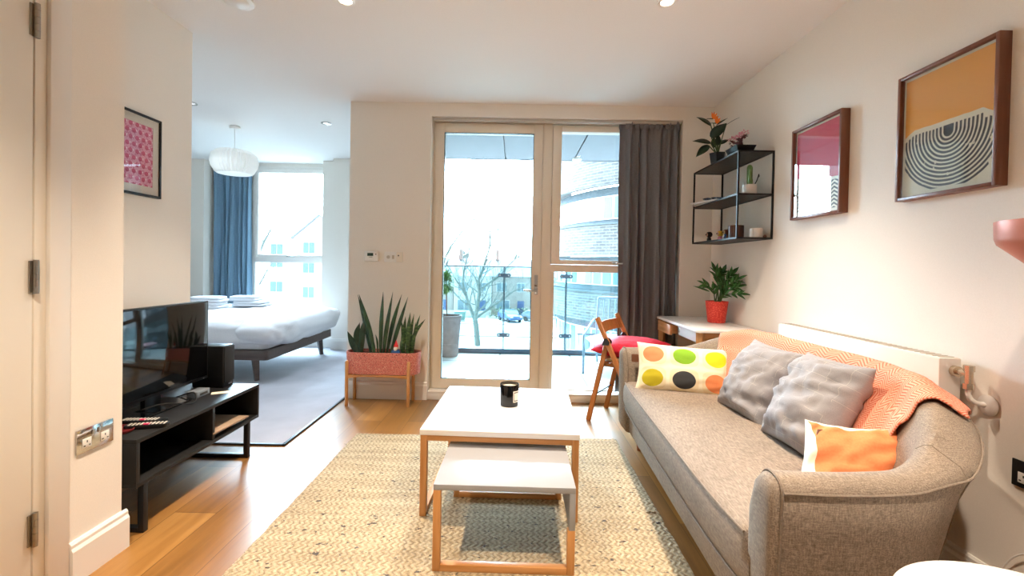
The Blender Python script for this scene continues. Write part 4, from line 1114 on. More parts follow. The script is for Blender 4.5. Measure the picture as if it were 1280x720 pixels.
# bottom level: toy figures, tumbler, candle
def figure(label, loc, body, head, hair, extra=None, s=1.0):
    r = thing('toy_figure', label, 'toy figure', loc)
    q = lambda P: [(a_*s, b_*s) for a_, b_ in P]
    mb = MB(); mb.lathe(q([(.001, 0), (.016, 0), (.017, .012), (.013, .03), (.009, .038), (.001, .04)]), n=18); mb.build('body', body, r)
    mb = MB(); mb.lathe(q([(.001, .034), (.016, .038), (.024, .052), (.022, .068), (.012, .077), (.001, .079)]), n=22); mb.build('head', hair, r)
    mb = MB(); mb.lathe(q([(.001, 0), (.013, .002), (.015, .006), (.001, .009)]), V((-.0165*s, -.008*s, .054*s)), 16, m=Matrix.Rotation(-PI/2, 3, 'Y') @ Matrix.Rotation(0, 3, 'X')); mb.build('face', head, r)
    for sy in (-1, 1):
        mb = MB(); mb.tube([(0, sy*.014*s, .032*s), (-.008*s, sy*.019*s, .02*s)], .005*s, 8); mb.build('arm', body, r)
        mb = MB(); mb.lathe(q([(.001, 0), (.004, .001), (.004, .003), (.001, .004)]), (-.0262*s, (-.008+sy*.006)*s, .056*s), 8, m=Matrix.Rotation(-PI/2, 3, 'Y')); mb.build('eye', M['toyblack'], r)
    if extra:
        for sy in (-1, 1): mb = MB(); mb.lathe(q([(.001, -.007), (.008, -.002), (.008, .004), (.001, .008)]), (0, sy*.024*s, (extra)*s), 12); mb.build('ear', hair, r)
    return r
figure('small black toy monkey figure at the far end of the lowest shelf', (1.475, 3.50, T0), M['toyblack'], M['skin'], M['toyblack'], .055, .98)
figure('small toy figure with yellow hair and pink dress on the lowest shelf', (1.495, 3.36, T0), M['toypink'], M['skin'], M['yellow'], None, .95)
figure('small brown toy bear figure on the lowest shelf by the tumbler', (1.50, 3.27, T0), M['toybrown'], M['tan_fab'], M['toybrown'], .072, 1.0)
figure('tiny blue and white toy figure before the amber tumbler', (1.435, 3.15, T0), M['toyblue'], M['toywhite'], M['toyblue'], None, .45)
r = thing('tumbler', 'dark amber glass tumbler on the lowest shelf', 'tumbler', (1.51, 3.15, T0))
mb = MB(); mb.lathe([(.001, 0), (.044, 0), (.050, .006), (.050, .094), (.047, .094), (.046, .012), (.001, .010)], n=32); mb.build('glass', M['amber'], r)
r = thing('ribbed_candle', 'white ribbed pot candle at the near end of the lowest shelf', 'candle', (1.565, 2.995, T0))
mb = MB(); mb.lathe([(.001, 0), (.036, 0), (.039, .006), (.039, .058), (.036, .064), (.033, .058), (.001, .056)], n=48, zig=.02); mb.build('pot', M['toywhite'], r, ang=15)
mb = MB(); mb.cyl((0, 0, .055), (0, 0, .066), .001, n=6); mb.build('wick', M['toyblack'], r)
o = MB().lathe([(.001, 0), (.010, .002), (.012, .010), (.006, .018), (.001, .02)], (0, 0, 0), 12).build('wooden_bead', M['toybrown']); o.location = (1.60, 2.95, T0); tag(o, 'tiny brown wooden bead beside the white ribbed candle', 'bead')

# ------------------------------------------------------------------ DESK, PLANT, CHAIR
r = thing('desk', 'small white-topped desk with oak drawer and legs in the corner', 'desk', (1.405, 3.39, 0))
mb = MB(); mb.prism(rounded(-.222, .222, -.43, .43, .03), .730, .75, .004, 2); mb.build('desktop', M['white_lac'], r)
mb = MB(); mb.box(-.185, -.168, -.38, .02, .655, .730, .001); mb.box(.165, .182, -.38, .38, .655, .730, .001); mb.build('apron', M['white_lac'], r)
for y in (-.395, .378): mb = MB(); mb.box(-.17, .17, y, y+.017, .665, .730, .001); mb.build('apron', M['oak_x'], r)
for sx in (-1, 1):
    for sy in (-1, 1):
        mb = MB(); mb.tube([(sx*.183, sy*.392, 0), (sx*.183, sy*.392, .73)], [.018, .03], 4); mb.build('leg', M['oak'], r, ang=20)
dr = MB(); dr.box(-.232, -.214, .055, .345, .645, .722, .002); dr = dr.build('drawer', M['oak_y'], r)
mb = MB(); mb.box(-.214, .10, .065, .077, .655, .715); mb.box(-.214, .10, .323, .335, .655, .715); mb.box(-.214, .1, .077, .323, .655, .661); mb.build('drawer_box', M['oak_x'], dr)
mb = MB(); mb.box(-.187, -.1845, -.02, .012, .675, .705, .001); mb.build('bracket', M['nickel'], r)
pc = V((1.51, 3.42, .75))
r = thing('potted_plant', 'glossy green zz plant in a red pot on the white desk', 'plant', pc)
mb = MB(); mb.lathe([(.001, 0), (.058, 0), (.062, .004), (.079, .150), (.081, .160), (.076, .160), (.072, .14), (.001, .138)], n=44); mb.build('pot', M['redpot'], r)
mb = MB(); mb.lathe([(.001, .13), (.073, .13), (.073, .142), (.001, .146)], n=24); mb.build('soil', M['soil'], r)
def zz(x, y, Y): return at_wall(850+x/6.54, 320+y/6.54, Y) - pc
st = MB(); lf = MB(); rr = random.Random(3)
stems = [((205, 232), -.05, 4), ((285, 120), .02, 5), ((350, 128), .05, 5), ((420, 150), -.03, 5), ((470, 195), .04, 5), ((465, 255), -.07, 4), ((490, 312), -.02, 4), ((340, 220), -.10, 4)]
for tip, dy, nl in stems:
    P = zz(*tip, 3.42+dy); b0 = V((rr.uniform(-.02, .02), rr.uniform(-.02, .02), .138))
    mid = b0.lerp(P, .5) + V((-.02 if P.x > 0 else .02, 0, .03)) 
    cu = catmull([b0, mid, P], 6); st.tube(cu, [.005-.003*i/len(cu) for i in range(len(cu))], 6)
    for k in range(nl):
        tt = .35 + .62*k/(nl-1); i = int(tt*(len(cu)-1)); p = cu[i]; dirn = (cu[min(i+1, len(cu)-1)]-cu[i-1]).normalized()
        sd = dirn.cross(V((0, -1, .3))).normalized()
        for s_ in (-1, 1):
            lf.leaf(p, dirn*1.0 + sd*s_*.62 + V((0, rr.uniform(-.3, .1), rr.uniform(-.1, .2))), V((0, -.7, .7)), rr.uniform(.055, .078), rr.uniform(.022, .029), .0012, .12, 6, .2)
    lf.leaf(cu[-1], cu[-1]-cu[-3], V((0, -.7, .7)), .075, .03, .0012, .1, 6, .2)
for base, tip, dy in (((240, 290), (110, 240), -.05), ((455, 312), (525, 314), -.02), ((420, 245), (492, 178), .03), ((410, 215), (485, 140), .05), ((350, 165), (330, 100), .05), ((400, 180), (437, 108), -.03)):
    P0, P1 = zz(*base, 3.42+dy), zz(*tip, 3.42+dy*1.2); lf.leaf(P0, P1-P0, V((0, -.6, .8)), (P1-P0).length, .028, .0012, .05, 6, .2)
st.build('stems', M['stem'], r); lf.build('leaves', M['leaf'], r, ang=180)

ang = math.atan2(-.52, .85)
r = thing('folding_chair', 'folding wooden chair drawn up to the white desk', 'chair', (.668, 3.56, 0), ang)
PVX, PVZ = .132, .605
for sy in (-1, 1):
    y = sy*.213
    top, foot = V((.058, y, .775)), V((.425, y, .0))
    mb = MB(); mb.bar(foot, top, .022, .036, (1, 0, .5), .004); mb.build('back_post', M['beech'], r)
    y2 = sy*.187
    mb = MB(); mb.bar((-.006, y2, .0), (PVX, y2, PVZ+.01), .022, .036, (1, 0, 0), .004); mb.build('leg', M['beech'], r)
    mb = MB(); mb.prism([(-.03, -.026), (.024, -.022), (.030, .0), (.008, .028), (-.012, .024)], -.006 if sy < 0 else -.006, .006, .002, 1, f=lambda a_, b_, c_: (PVX+a_, y2+sy*.0185-sy*.031*0+c_-sy*.0305+sy*.0, PVZ+b_)); mb.build('pivot_bracket', M['black_plastic'], r)
    mb = MB(); mb.prism([(-.03, -.026), (.024, -.022), (.030, .0), (.008, .028), (-.012, .024)], 0, .006, .002, 1, f=lambda a_, b_, c_: (PVX+a_, y+sy*.011+sy*c_, PVZ+b_)); mb.build('pivot_bracket', M['black_plastic'], r)
mb = MB()
rings = []
for i in range(11):
    u = i/10; y = -.203+.406*u; bow = -.022*math.sin(PI*u)
    def pp(x_, z_): return V((.088+bow+x_, y, z_))
    rings.append([pp(-.006-.012, .742), pp(.006-.012, .742), pp(.006+.020, .668), pp(-.006+.020, .668)])
mb.ring_surface(rings); mb.build('back_slat', M['oak_x'] if False else M['beech'], r, ang=30)
mb = MB(); mb.box(.085, .45, -.172, -.150, .415, .440, .003); mb.box(.085, .45, .150, .172, .415, .440, .003)
for k in range(6): mb.box(.088+.061*k, .088+.061*k+.052, -.172, .172, .4405, .452, .002)
mb.build('seat', M['beech'], r)
mb = MB(); mb.box(.082, .088, -.176, .176, .412, .444, .001); mb.build('seat_rail', M['beech'], r)
mb = MB(); mb.cyl((.036, -.187, .195), (.036, .187, .195), .0055, n=10); mb.cyl((.338, -.213, .19), (.338, .213, .19), .0055, n=10); mb.build('stretcher', M['black_metal'], r)
def loc2w(x, y, z): return Matrix.Rotation(ang, 4, 'Z') @ V((x, y, z)) + V((.668, 3.56, 0))
wd = V((math.cos(ang), math.sin(ang), 0)); wn = V((-math.sin(ang), math.cos(ang), 0))
r = thing('seat_pad', 'tan seat pad with tie strings on the folding wooden chair', 'seat pad', loc2w(.272, 0, .453), ang)
mb = MB(); rg = superbox(0, 0, .017, .19, .165, .019, .55, .25, 3, .004, 64, 16); mb.ring_surface(rg); mb.build('pad', M['tan_fab'], r, ang=180)
for sy in (-1, 1): mb = MB(); mb.tube(catmull([(-.185, sy*.13, .016), (-.222, sy*.135, .012), (-.236, sy*.14, -.035), (-.225, sy*.15, -.085)], 5), .002, 6); mb.build('tie_string', M['toybrown'], r)
c = loc2w(.245, .01, .548)
r = thing('cushion', 'plump red cushion lying flat on the folding wooden chair', 'cushion', c)
mb = MB(); mb.pillow(.50, .40, .14, frame_matrix((0, 0, 0), wd + V((0, 0, .03)), wn + V((0, 0, .06))), 4, wr=.006); mb.build('cover', M['red_fab'], r, ang=180)

# ------------------------------------------------------------------ copper lamp, side table, cable at the near right
r = thing('floor_lamp', 'copper bowl uplighter floor lamp beside the near end of the sofa', 'lamp', (1.425, 1.17, 0))
mb = MB(); mb.lathe([(.001, 1.12), (.035, 1.125), (.062, 1.15), (.142, 1.225), (.147, 1.24), (.149, 1.287), (.1465, 1.288), (.1435, 1.245), (.137, 1.23), (.06, 1.16), (.001, 1.15)], n=56); mb.build('lamp_shade', M['copper'], r)
mb = MB(); mb.cyl((0, 0, .02), (0, 0, 1.13), .009, n=16); mb.build('pole', M['copper'], r)
mb = MB(); mb.lathe([(.001, 0), (.105, 0), (.105, .014), (.095, .02), (.012, .024), (.001, .024)], n=40); mb.build('base', M['copper'], r)
r = thing('side_table', 'round white side table at the near end of the sofa', 'table', (.975, .77, 0))
mb = MB(); mb.lathe([(.001, .48), (.246, .48), (.254, .484), (.256, .492), (.254, .499), (.248, .502), (.001, .502)], n=72); mb.build('tabletop', M['white_lac'], r)
for k in range(3):
    an = .5+2*PI*k/3; mb = MB(); mb.tube([(.19*math.cos(an), .19*math.sin(an), 0), (.12*math.cos(an), .12*math.sin(an), .482)], [.011, .015], 14); mb.build('leg', M['oak'], r)
mb = MB(); mb.tube(catmull([(1.60, 1.56, .006), (1.615, 1.525, .11), (1.622, 1.47, .235), (1.622, 1.40, .275), (1.62, 1.33, .22), (1.60, 1.27, .08), (1.58, 1.22, .006)], 8), .0028, 8)
tag(mb.build('power_cable', M['white_plastic']), 'thin pale cable looping against the wall behind the side table', 'cable')
# ================================================================== BALCONY
mb = MB(); mb.box(-1.2, 3.4, 4.06, 6.03, -.22, -.005); struct('floor_balcony', mb, M['tiles'], smooth=False)
mb = MB(); xs = [-1.2, -.155, .73, 1.62, 3.4]
for a_, b_ in zip(xs, xs[1:]): mb.box(a_+.008, b_-.008, 4.06, 5.97, 2.535, 2.56)
mb.box(-1.2, 3.4, 4.06, 5.97, 2.56, 2.85); mb.box(-1.2, 3.4, 5.97, 6.0, 2.53, 2.9); struct('ceiling_balcony', mb, M['soffit'], smooth=False)
mb = MB(); mb.box(3.4, 3.55, 4.06, 6.03, -.22, 2.85); mb.box(XR, 3.4, 3.9, 4.06, -.22, 2.85); struct('wall_balcony', mb, M['render'], smooth=False)
r = thing('balcony_light', 'small round light fitting under the edge of the balcony soffit', 'light fitting', (.76, 5.86, 2.535))
mb = MB(); mb.lathe([(.001, -.03), (.05, -.028), (.06, -.02), (.06, 0), (.001, 0)], n=28); mb.build('diffuser', M['white_plastic'], r)
r = thing('glass_balustrade', 'frameless glass balustrade with grey clamps along the balcony edge', 'balustrade', (0, 5.97, 0))
gx = [-1.19, -.955, -.145, .665, 1.475, 2.285, 3.39]
for a_, b_ in zip(gx, gx[1:]):
    mb = MB(); mb.box(a_+.012, b_-.012, -.006, .006, .055, 1.125); mb.build('glass_panel', M['bal_glass'], r)
    mb = MB(); mb.box(a_+.001, a_+.0118, -.0065, .0065, .055, 1.125); mb.box(b_-.0118, b_-.001, -.0065, .0065, .055, 1.125); mb.build('panel_edge', M['glass_edge'], r)
for g in gx[1:-1]:
    for z in (.24, 1.02):
        mb = MB()
        for sy in (-1, 1): mb.prism([(-.075+.035*0, 0)] and rounded(-.085, .085, -.026, .026, .025, 5), sy*.0075 - .006, sy*.0075 + .006, .002, 1, f=lambda p_, q_, w_: (g+p_, w_, z+q_))
        mb.build('clamp', M['clamp'], r)
        mb = MB()
        for dx in (-.058, .058): mb.cyl((g+dx, -.0145, z), (g+dx, -.0155, z), .011, n=16)
        mb.build('clamp_bolt', M['steel'], r)
mb = MB(); mb.box(-1.19, 3.39, -.009, .009, 1.125, 1.14, .002); mb.build('top_rail', M['glass_edge'], r)
mb = MB(); mb.box(-1.19, 3.39, -.03, .03, -.005, .06, .003); mb.build('base_channel', M['clamp'], r)
# topiary in a clay pot
r = thing('potted_topiary', 'small standard tree in a grey clay pot on the balcony', 'plant', (-.83, 5.74, -.005))
mb = MB(); mb.lathe([(.001, 0), (.115, 0), (.125, .02), (.135, .15), (.14, .16), (.135, .17), (.155, .48), (.165, .485), (.165, .515), (.15, .515), (.145, .46), (.001, .455)], n=40); mb.build('pot', M['clay'], r)
mb = MB(); mb.lathe([(.001, .45), (.147, .45), (.147, .47), (.001, .475)], n=24); mb.build('soil', M['soil'], r)
mb = MB(); mb.tube(catmull([(-.02, 0, .46), (-.03, 0, .6), (-.035, 0, .8), (-.04, 0, .93)], 5), .007, 8); mb.build('stem', M['toybrown'], r)
mb = MB(); rr = random.Random(2)
for k in range(420):
    d_ = V((rr.gauss(0, 1), rr.gauss(0, 1), rr.gauss(0, 1))).normalized(); p = V((-.04, 0, .93)) + V((d_.x*.075, d_.y*.075, d_.z*.12))*rr.uniform(.3, 1)
    mb.leaf(p, d_+V((0, 0, .4)), (0, 0, 1), rr.uniform(.05, .08), .022, .001, .3, 4)
mb.build('foliage', M['leaf_pale'], r, ang=180)
# outdoor chair
r = thing('balcony_chair', 'low grey-blue metal chair with a pale pink cushion on the balcony', 'chair', (1.159, 5.165, -.005), math.radians(70))
pts = lambda s_: catmull([(-.37, s_, 0), (-.36, s_, .2), (-.345, s_*1.02, .385), (-.29, s_*1.02, .425), (-.1, s_*1.02, .455), (.12, s_*1.02, .50), (.25, s_, .52)], 6)
for s_ in (-.30, .30): mb = MB(); mb.tube(pts(s_), .014, 10); mb.build('front_leg', M['blue_metal'], r)
for s_ in (-.27, .27): mb = MB(); mb.tube([(.33, s_, 0), (.24, s_, .3), (.26, s_, .52), (.36, s_, .78)], .013, 10); mb.build('rear_leg', M['blue_metal'], r)
mb = MB(); mb.box(-.34, .27, -.29, .29, .215, .235, .006); mb.build('seat', M['blue_metal'], r)
mb = MB()
for k in range(9): mb.tube([(.262, -.27+.0675*k, .40), (.30, -.27+.0675*k, .62), (.355, -.27+.0675*k, .77)], .006, 6)
mb.tube([(.36, -.27, .78), (.365, 0, .79), (.36, .27, .78)], .013, 8); mb.build('backrest', M['blue_metal'], r)
c = (1.12, 5.13, .31)
r = thing('cushion', 'pale pink seat cushion on the metal balcony chair', 'cushion', c)
mb = MB(); mb.pillow(.56, .54, .16, Matrix.Identity(4), 7, 18, wr=.004); mb.build('cover', M['palepink'], r, ang=180)

r = thing('door_stop', 'small black door stop on the bedroom carpet behind the planter', 'door stop', (-1.475, 4.02, .006))
mb = MB(); mb.lathe([(.001, 0), (.018, 0), (.018, .01), (.012, .016), (.012, .04), (.001, .042)], n=20); mb.build('base', M['black_metal'], r)
mb = MB(); mb.lathe([(.001, .04), (.014, .041), (.015, .05), (.010, .056), (.001, .058)], n=20); mb.build('rubber_cap', M['rubber'], r)
# ================================================================== OUTSIDE
mb = MB(); mb.box(-120, 120, 7.5, 260, -6.3, -6.0); struct('ground', mb, M['paving'], smooth=False)
mb = MB(); mb.box(-120, 120, 46, 55, -6.0, -5.96); struct('street', mb, M['asphalt'], smooth=False)
mb = MB(); mb.box(-120, 120, 45.6, 46, -6.0, -5.86); mb.box(-120, 120, 55, 55.4, -6.0, -5.86); struct('kerb', mb, M['render'], smooth=False)
def tube_tree(name, label, limbs, seed, depth=3, twig=1.0):
    """limbs: list of (points, r0, r1); twigs sprout along each"""
    rr = random.Random(seed); base = limbs[0][0][0]
    r = thing(name, label, 'tree', base); base = V(base)
    tr = MB(); br = MB()
    def grow(p, d, L, rad, dep):
        n = 5; pts = [p]; dd = d.copy()
        for i in range(n):
            dd = (dd + V((rr.uniform(-.3, .3), rr.uniform(-.3, .3), rr.uniform(-.1, .28)))).normalized(); pts.append(pts[-1] + dd*(L/n))
        br.tube(pts, [rad*(1-.75*i/n) for i in range(n+1)], 5 if dep > 1 else 4)
        if dep > 1:
            for i in range(1, n+1):
                for q in range(2 if i > 1 else 1):
                    ax = V((rr.uniform(-1, 1), rr.uniform(-1, 1), rr.uniform(-.3, .9))).normalized()
                    grow(pts[i], (dd*.7 + ax*.8).normalized(), L*rr.uniform(.4, .62), rad*(1-.75*i/n)*.62, dep-1)
    for k, (P, r0, r1) in enumerate(limbs):
        P = catmull([V(q)-base for q in P], 5); n = len(P)-1
        rads = [r0+(r1-r0)*i/n for i in range(n+1)]
        (tr if k == 0 else br).tube(P, [q*.66 for q in rads], 10)
        if k == 0: continue
        for i in range(3, n+1, 3):
            for q in range(2):
                t = (P[min(i+1, n)]-P[i-1]).normalized(); ax = V((rr.uniform(-1, 1), rr.uniform(-1, 1), rr.uniform(-.2, .8))).normalized()
                grow(P[i], (t*.7+ax*.8).normalized(), rr.uniform(1.6, 3.4)*twig, max(.022, rads[i]*.3), depth-1)
    tr.build('trunk', M['treebark'], r); br.build('branches', M['treebark'], r)
    return r
def tp(x, y, Y=40.5): return at(545+x/4, 270+y/4, Y)
base = tp(208, 646); base.z = -6
tube_tree('street_tree', 'tall bare tree with spreading branches on the pavement beyond the balcony glass', [
    ([base, tp(203, 575), tp(196, 520)], .42, .34),
    ([tp(196, 525), tp(172, 460, 40.8), tp(150, 395, 41.5), tp(135, 330, 42), tp(150, 230, 42.5), tp(172, 130, 43), tp(185, 20, 43)], .26, .04),
    ([tp(196, 525), tp(206, 450, 40), tp(216, 375, 39.6), tp(210, 335, 39.4), tp(238, 255, 39), tp(268, 150, 38.6), tp(272, 60, 38.5), tp(290, -30, 38)], .28, .05),
    ([tp(216, 375, 39.6), tp(258, 340, 39), tp(312, 304, 38.5), tp(370, 240, 38), tp(440, 180, 37.5)], .16, .04),
    ([tp(200, 512), tp(240, 480, 41), tp(330, 420, 41.6), tp(385, 378, 42), tp(460, 350, 42.5)], .2, .04),
    ([tp(262, 165, 38.7), tp(300, 105, 38.5), tp(315, 30, 38), tp(345, -60, 38)], .12, .03),
    ([tp(150, 395, 41.5), tp(100, 320, 42), tp(60, 250, 42.5), tp(20, 200, 43)], .13, .03)], 21, 3)
b2 = at(555, 440, 27); b2.z = -6
tube_tree('street_tree', 'bare tree whose branches reach in behind the potted topiary', [
    ([b2, b2+V((-.3, 0, 3)), b2+V((-.6, 0, 5))], .28, .2), ([b2+V((-.6, 0, 5)), b2+V((.0, -.3, 7.5)), b2+V((1.1, -.4, 9.2)), b2+V((2.6, -.5, 10.6))], .16, .03),
    ([b2+V((-.6, 0, 5)), b2+V((-1.2, .5, 8)), b2+V((-1.4, .8, 11))], .16, .03)], 5, 3)
b3 = at(300, 420, 27); b3.z = -6
tube_tree('street_tree', 'bare tree with a long rising branch outside the bedroom window', [
    ([b3, b3+V((.1, 0, 3)), b3+V((.2, 0, 4.6))], .3, .22), ([b3+V((.2, 0, 4.6)), at(326, 312, 27), at(336, 292, 27), at(346, 272, 26.8), at(348, 256, 26.8)], .12, .03),
    ([b3+V((.2, 0, 4.6)), at(318, 365, 27.5), at(330, 345, 27.6), at(338, 332, 27.6)], .08, .02), ([b3+V((.2, 0, 4.6)), b3+V((-.6, .4, 8)), b3+V((-1, .4, 11))], .12, .03)], 8, 2, .55)

def house(name, label, x0, x1, y0, y1, zt, wallm, wins, ridge, roofm, door=None, gable=False, cat='house'):
    r = thing(name, label, cat, ((x0+x1)/2, (y0+y1)/2, -6)); cx, cy = (x0+x1)/2, (y0+y1)/2
    hw, hd, h = (x1-x0)/2, (y1-y0)/2, zt+6
    mb = MB()
    if gable: mb.prism([(-hw, 0), (hw, 0), (hw, h), (0, h+ridge), (-hw, h)], -hd, hd, f=lambda a_, b_, c_: (a_, c_, b_))
    else: mb.box(-hw, hw, -hd, hd, 0, h)
    mb.build('wall', wallm, r, smooth=False)
    mb = MB()
    if gable:
        for sx in (-1, 1): mb.prism([(0, h+ridge+.05), (sx*(hw+.25), h-.25*ridge/hw+.05), (sx*(hw+.25), h-.25*ridge/hw+.25), (0, h+ridge+.25)], -hd-.2, hd+.2, f=lambda a_, b_, c_: (a_, c_, b_))
    else: mb.prism([(-hd-.3, h), (hd+.3, h), (hd*.0, h+ridge)], -hw-.03, hw+.03, f=lambda a_, b_, c_: (c_, a_, b_))
    mb.build('roof', roofm, r, smooth=False)
    for (wx, wz, ww, wh) in wins:
        fr = MB(); fr.box(wx-ww/2, wx+ww/2, -hd-.06, -hd+.02, wz, wz+wh); f = fr.build('window', M['winframe'], r, smooth=False)
        g = MB(); nn = 2 if ww > .9 else 1
        for k in range(nn):
            a_ = wx-ww/2+.07+(ww-.07)*k/nn; g.box(a_, a_+(ww-.07)/nn-.07, -hd-.09, -hd-.055, wz+.07, wz+wh-.07)
        g.build('pane', M['winglass'], f, smooth=False)
    if door: mb = MB(); mb.box(door-.5, door+.5, -hd-.05, -hd, 0, 2.1); mb.build('front_door', M['carblue'], r, smooth=False)
    return r
tl = ['pale brick terraced house behind the green bin, farthest along the terrace', 'pale rendered terraced house directly behind the bare street tree', 'pale brick terraced house behind the parked blue car', 'rendered terraced house behind the parked grey car']
for k in range(4):
    x0 = -14.5+5.6*k
    hs = house('terraced_house', tl[k], x0, x0+5.5, 66, 75, -.4, M['brick_red'] if k % 2 == 0 else M['render'], [(-1.2, .6, 2.0, 1.6), (-1.4, 3.4, 1.5, 1.3), (1.4, 3.4, 1.2, 1.3)], 2.6, M['roof'], 1.4)
    hs['group'] = 'terraced houses across the street'
    mb = MB(); mb.box(-2.5, -2.0, -1, 0, 8.0, 9.6); mb.build('chimney', M['brick_red'], hs, smooth=False)
# apartment blocks behind the bedroom window
def scale_w(px, Y): return at(px, 330, Y).x
wins = [(x, z, 1.35, 1.2) for x in (-2.4, 2.2) for z in (.4, 3.1, 5.9, 8.3)]
house('apartment_block', 'plain pale brick block behind the bare branch at the bedroom window', scale_w(318, 48), scale_w(366, 48)-.1, 48, 58, 3.4, M['pale_brick'], [(x, z, 1.4, 1.2) for x in (.4,) for z in (1.2, 3.9, 6.5, 8.2-.35)], 1.2, M['roof'], cat='building')
house('apartment_block', 'pale gabled brick block with a row of small windows beyond the bedroom window', scale_w(367, 46), scale_w(430, 46), 46, 57, 3.6, M['pale_brick'], [(x, z, 1.25, 1.2) for x in (-1.0, 1.5) for z in (.9, 3.5, 6.0, 8.0)], 2.2, M['roof'], gable=True, cat='building')
# far tree line
for k, (x, Y, w, h) in enumerate(((-22, 95, 9, 10), (-11, 100, 9, 12), (0, 98, 9, 11), (10, 104, 9, 11))):
    r = thing('distant_tree', ['bare winter tree crown showing over the roof behind the green bin', 'bare winter tree crown showing over the roof behind the street tree', 'bare winter tree crown showing over the roof behind the blue car', 'bare winter tree crown showing over the roof near the brick block'][k], 'tree', (x, Y, -6), group='trees behind the terrace')
    rr = random.Random(k+40); mb = MB(); mb.tube([(0, 0, 0), (.2, 0, h*.4)], [.35, .25], 8); mb.build('trunk', M['treebark'], r)
    mb = MB()
    for q in range(90):
        a_ = rr.uniform(0, 2*PI); e_ = rr.uniform(.1, 1); p0 = V((.2, 0, h*rr.uniform(.3, .6))); p1 = V((math.cos(a_)*w*.5*e_, math.sin(a_)*w*.4*e_, h*(.55+.5*math.sqrt(1-e_*e_)*rr.uniform(.6, 1))))
        m_ = p0.lerp(p1, .5)+V((rr.uniform(-.5, .5), rr.uniform(-.5, .5), .4)); mb.tube([p0, m_, p1], [.09, .06, .025], 4)
    mb.build('branches', M['treebark'], r)
# curved brick apartment building
BC, BR = V((12.1, 30, 0)), 10.0
r = thing('brick_building', 'rounded pale brick apartment building with recessed window bands', 'building', (BC.x, BC.y, -6))
def arc(R, z, n=64, a0=PI*.80, a1=PI*1.75): return [V((R*math.cos(a0+(a1-a0)*k/n), R*math.sin(a0+(a1-a0)*k/n), z+6)) for k in range(n+1)]
def band(nm, z0, z1, R, mat, th=.35):
    mb = MB(); n = 64; L_ = R*PI*.95
    rings = [arc(R, z0), arc(R, z1), arc(R-th, z1), arc(R-th, z0), arc(R, z0)]
    mb.ring_surface(rings, closed=False, uvs=lambda i, j: (L_*j/n, (z0, z1, z1, z0, z0)[i])); return mb.build(nm, mat, r, ang=30)
for z0, z1 in ((5.4, 9.5), (1.75, 3.45), (-1.7, -.05), (-6, -5.2)): band('brick_band', z0, z1, BR, M['brick'])
for z0, z1 in ((3.45, 5.4), (-.05, 1.75), (-5.2, -1.7)):
    band('recess_wall', z0, z1, BR-.7, M['recess'], .2); 
    f = band('window_frame', z0+.25, z1-.45, BR-.66, M['winframe'], .06)
    mb = MB(); n = 40
    for k in range(n):
        if k % 5 == 4: continue
        a0 = PI*.80+PI*.95*k/n+.008; a1 = PI*.80+PI*.95*(k+1)/n-.008; R = BR-.64
        rings = [[V((q*math.cos(a_), q*math.sin(a_), z+6)) for z in (z0+.32, z1-.52)] for a_, q in ((a0, R), (a1, R), (a1, R-.03), (a0, R-.03))]
        mb.ring_surface([rings[0], rings[1]], closed=False); mb.ring_surface([rings[2], rings[3]], closed=False)
    mb.build('pane', M['winglass'], f, smooth=False)
    band('ledge', z0-.08, z0, BR+.06, M['recess'], .8)
r2 = thing('railing', 'grey upright railing at the foot of the rounded brick building', 'railing', (5.2, 19.2, -6))
mb = MB()
for k in range(40): mb.box(-2.5+.22*k, -2.47+.22*k, -.015, .015, 2.6, 4.3)
mb.build('bars', M['clamp'], r2, smooth=False)
mb = MB(); mb.box(-2.55, 6.2, -.03, .03, 4.3, 4.36); mb.box(-2.55, 6.2, -.03, .03, 2.6, 2.66); mb.build('rail', M['clamp'], r2, smooth=False)
mb = MB(); mb.box(-2.6, 6.25, -.15, .15, 0, 2.6); mb.build('plinth_wall', M['brick_red'], r2, smooth=False)
# cars, bin, low wall
def car(label, loc, rz, paint):
    r = thing('parked_car', label, 'car', loc, rz)
    prof = [(-2.1, .35), (2.1, .35), (2.15, .75), (1.9, .9), (1.1, .98), (.5, 1.42), (-1.2, 1.46), (-1.95, 1.0), (-2.15, .9)]
    mb = MB(); mb.prism(prof, -.86, .86, .08, 2, f=lambda a_, b_, c_: (a_, c_, b_)); mb.build('body', paint, r)
    mb = MB(); mb.prism([(.98, 1.0), (.47, 1.36), (-1.15, 1.40), (-1.7, 1.02)], -.872, .872, f=lambda a_, b_, c_: (a_, c_, b_)); mb.build('side_window', M['winglass'], r, smooth=False)
    mb = MB(); mb.prism([(1.12, .99), (.53, 1.41), (.50, 1.39), (1.06, .97)], -.72, .72, f=lambda a_, b_, c_: (a_+.03, c_, b_+.02)); mb.build('windscreen', M['winglass'], r, smooth=False)
    for x in (-1.35, 1.35):
        for y in (-.8, .8): mb = MB(); mb.cyl((x, y-.1, .32), (x, y+.1, .32), .32, n=20); mb.build('wheel', M['tyre'], r)
    mb = MB(); mb.box(2.12, 2.17, -.8, -.5, .68, .8); mb.box(2.12, 2.17, .5, .8, .68, .8); mb.build('headlight', M['toywhite'], r)
    return r
p = at(637, 402, 59); car('blue car parked across the street beyond the balcony glass clamp', (p.x, 59, -6), -1.15, M['carblue'])
p = at(672, 401, 59); car('grey car parked next to the blue car across the street', (p.x, 59, -6), -.75, M['cargrey'])
p = at(575, 401, 58.5)
r = thing('waste_bin', 'large green wheeled waste container across the street', 'bin', (p.x, 58.5, -6))
mb = MB(); mb.prism([(-.62, .12), (.62, .12), (.7, 1.1), (-.7, 1.1)], -.45, .45, .03, 1, f=lambda a_, b_, c_: (a_, c_, b_)); mb.build('body', M['bin'], r)
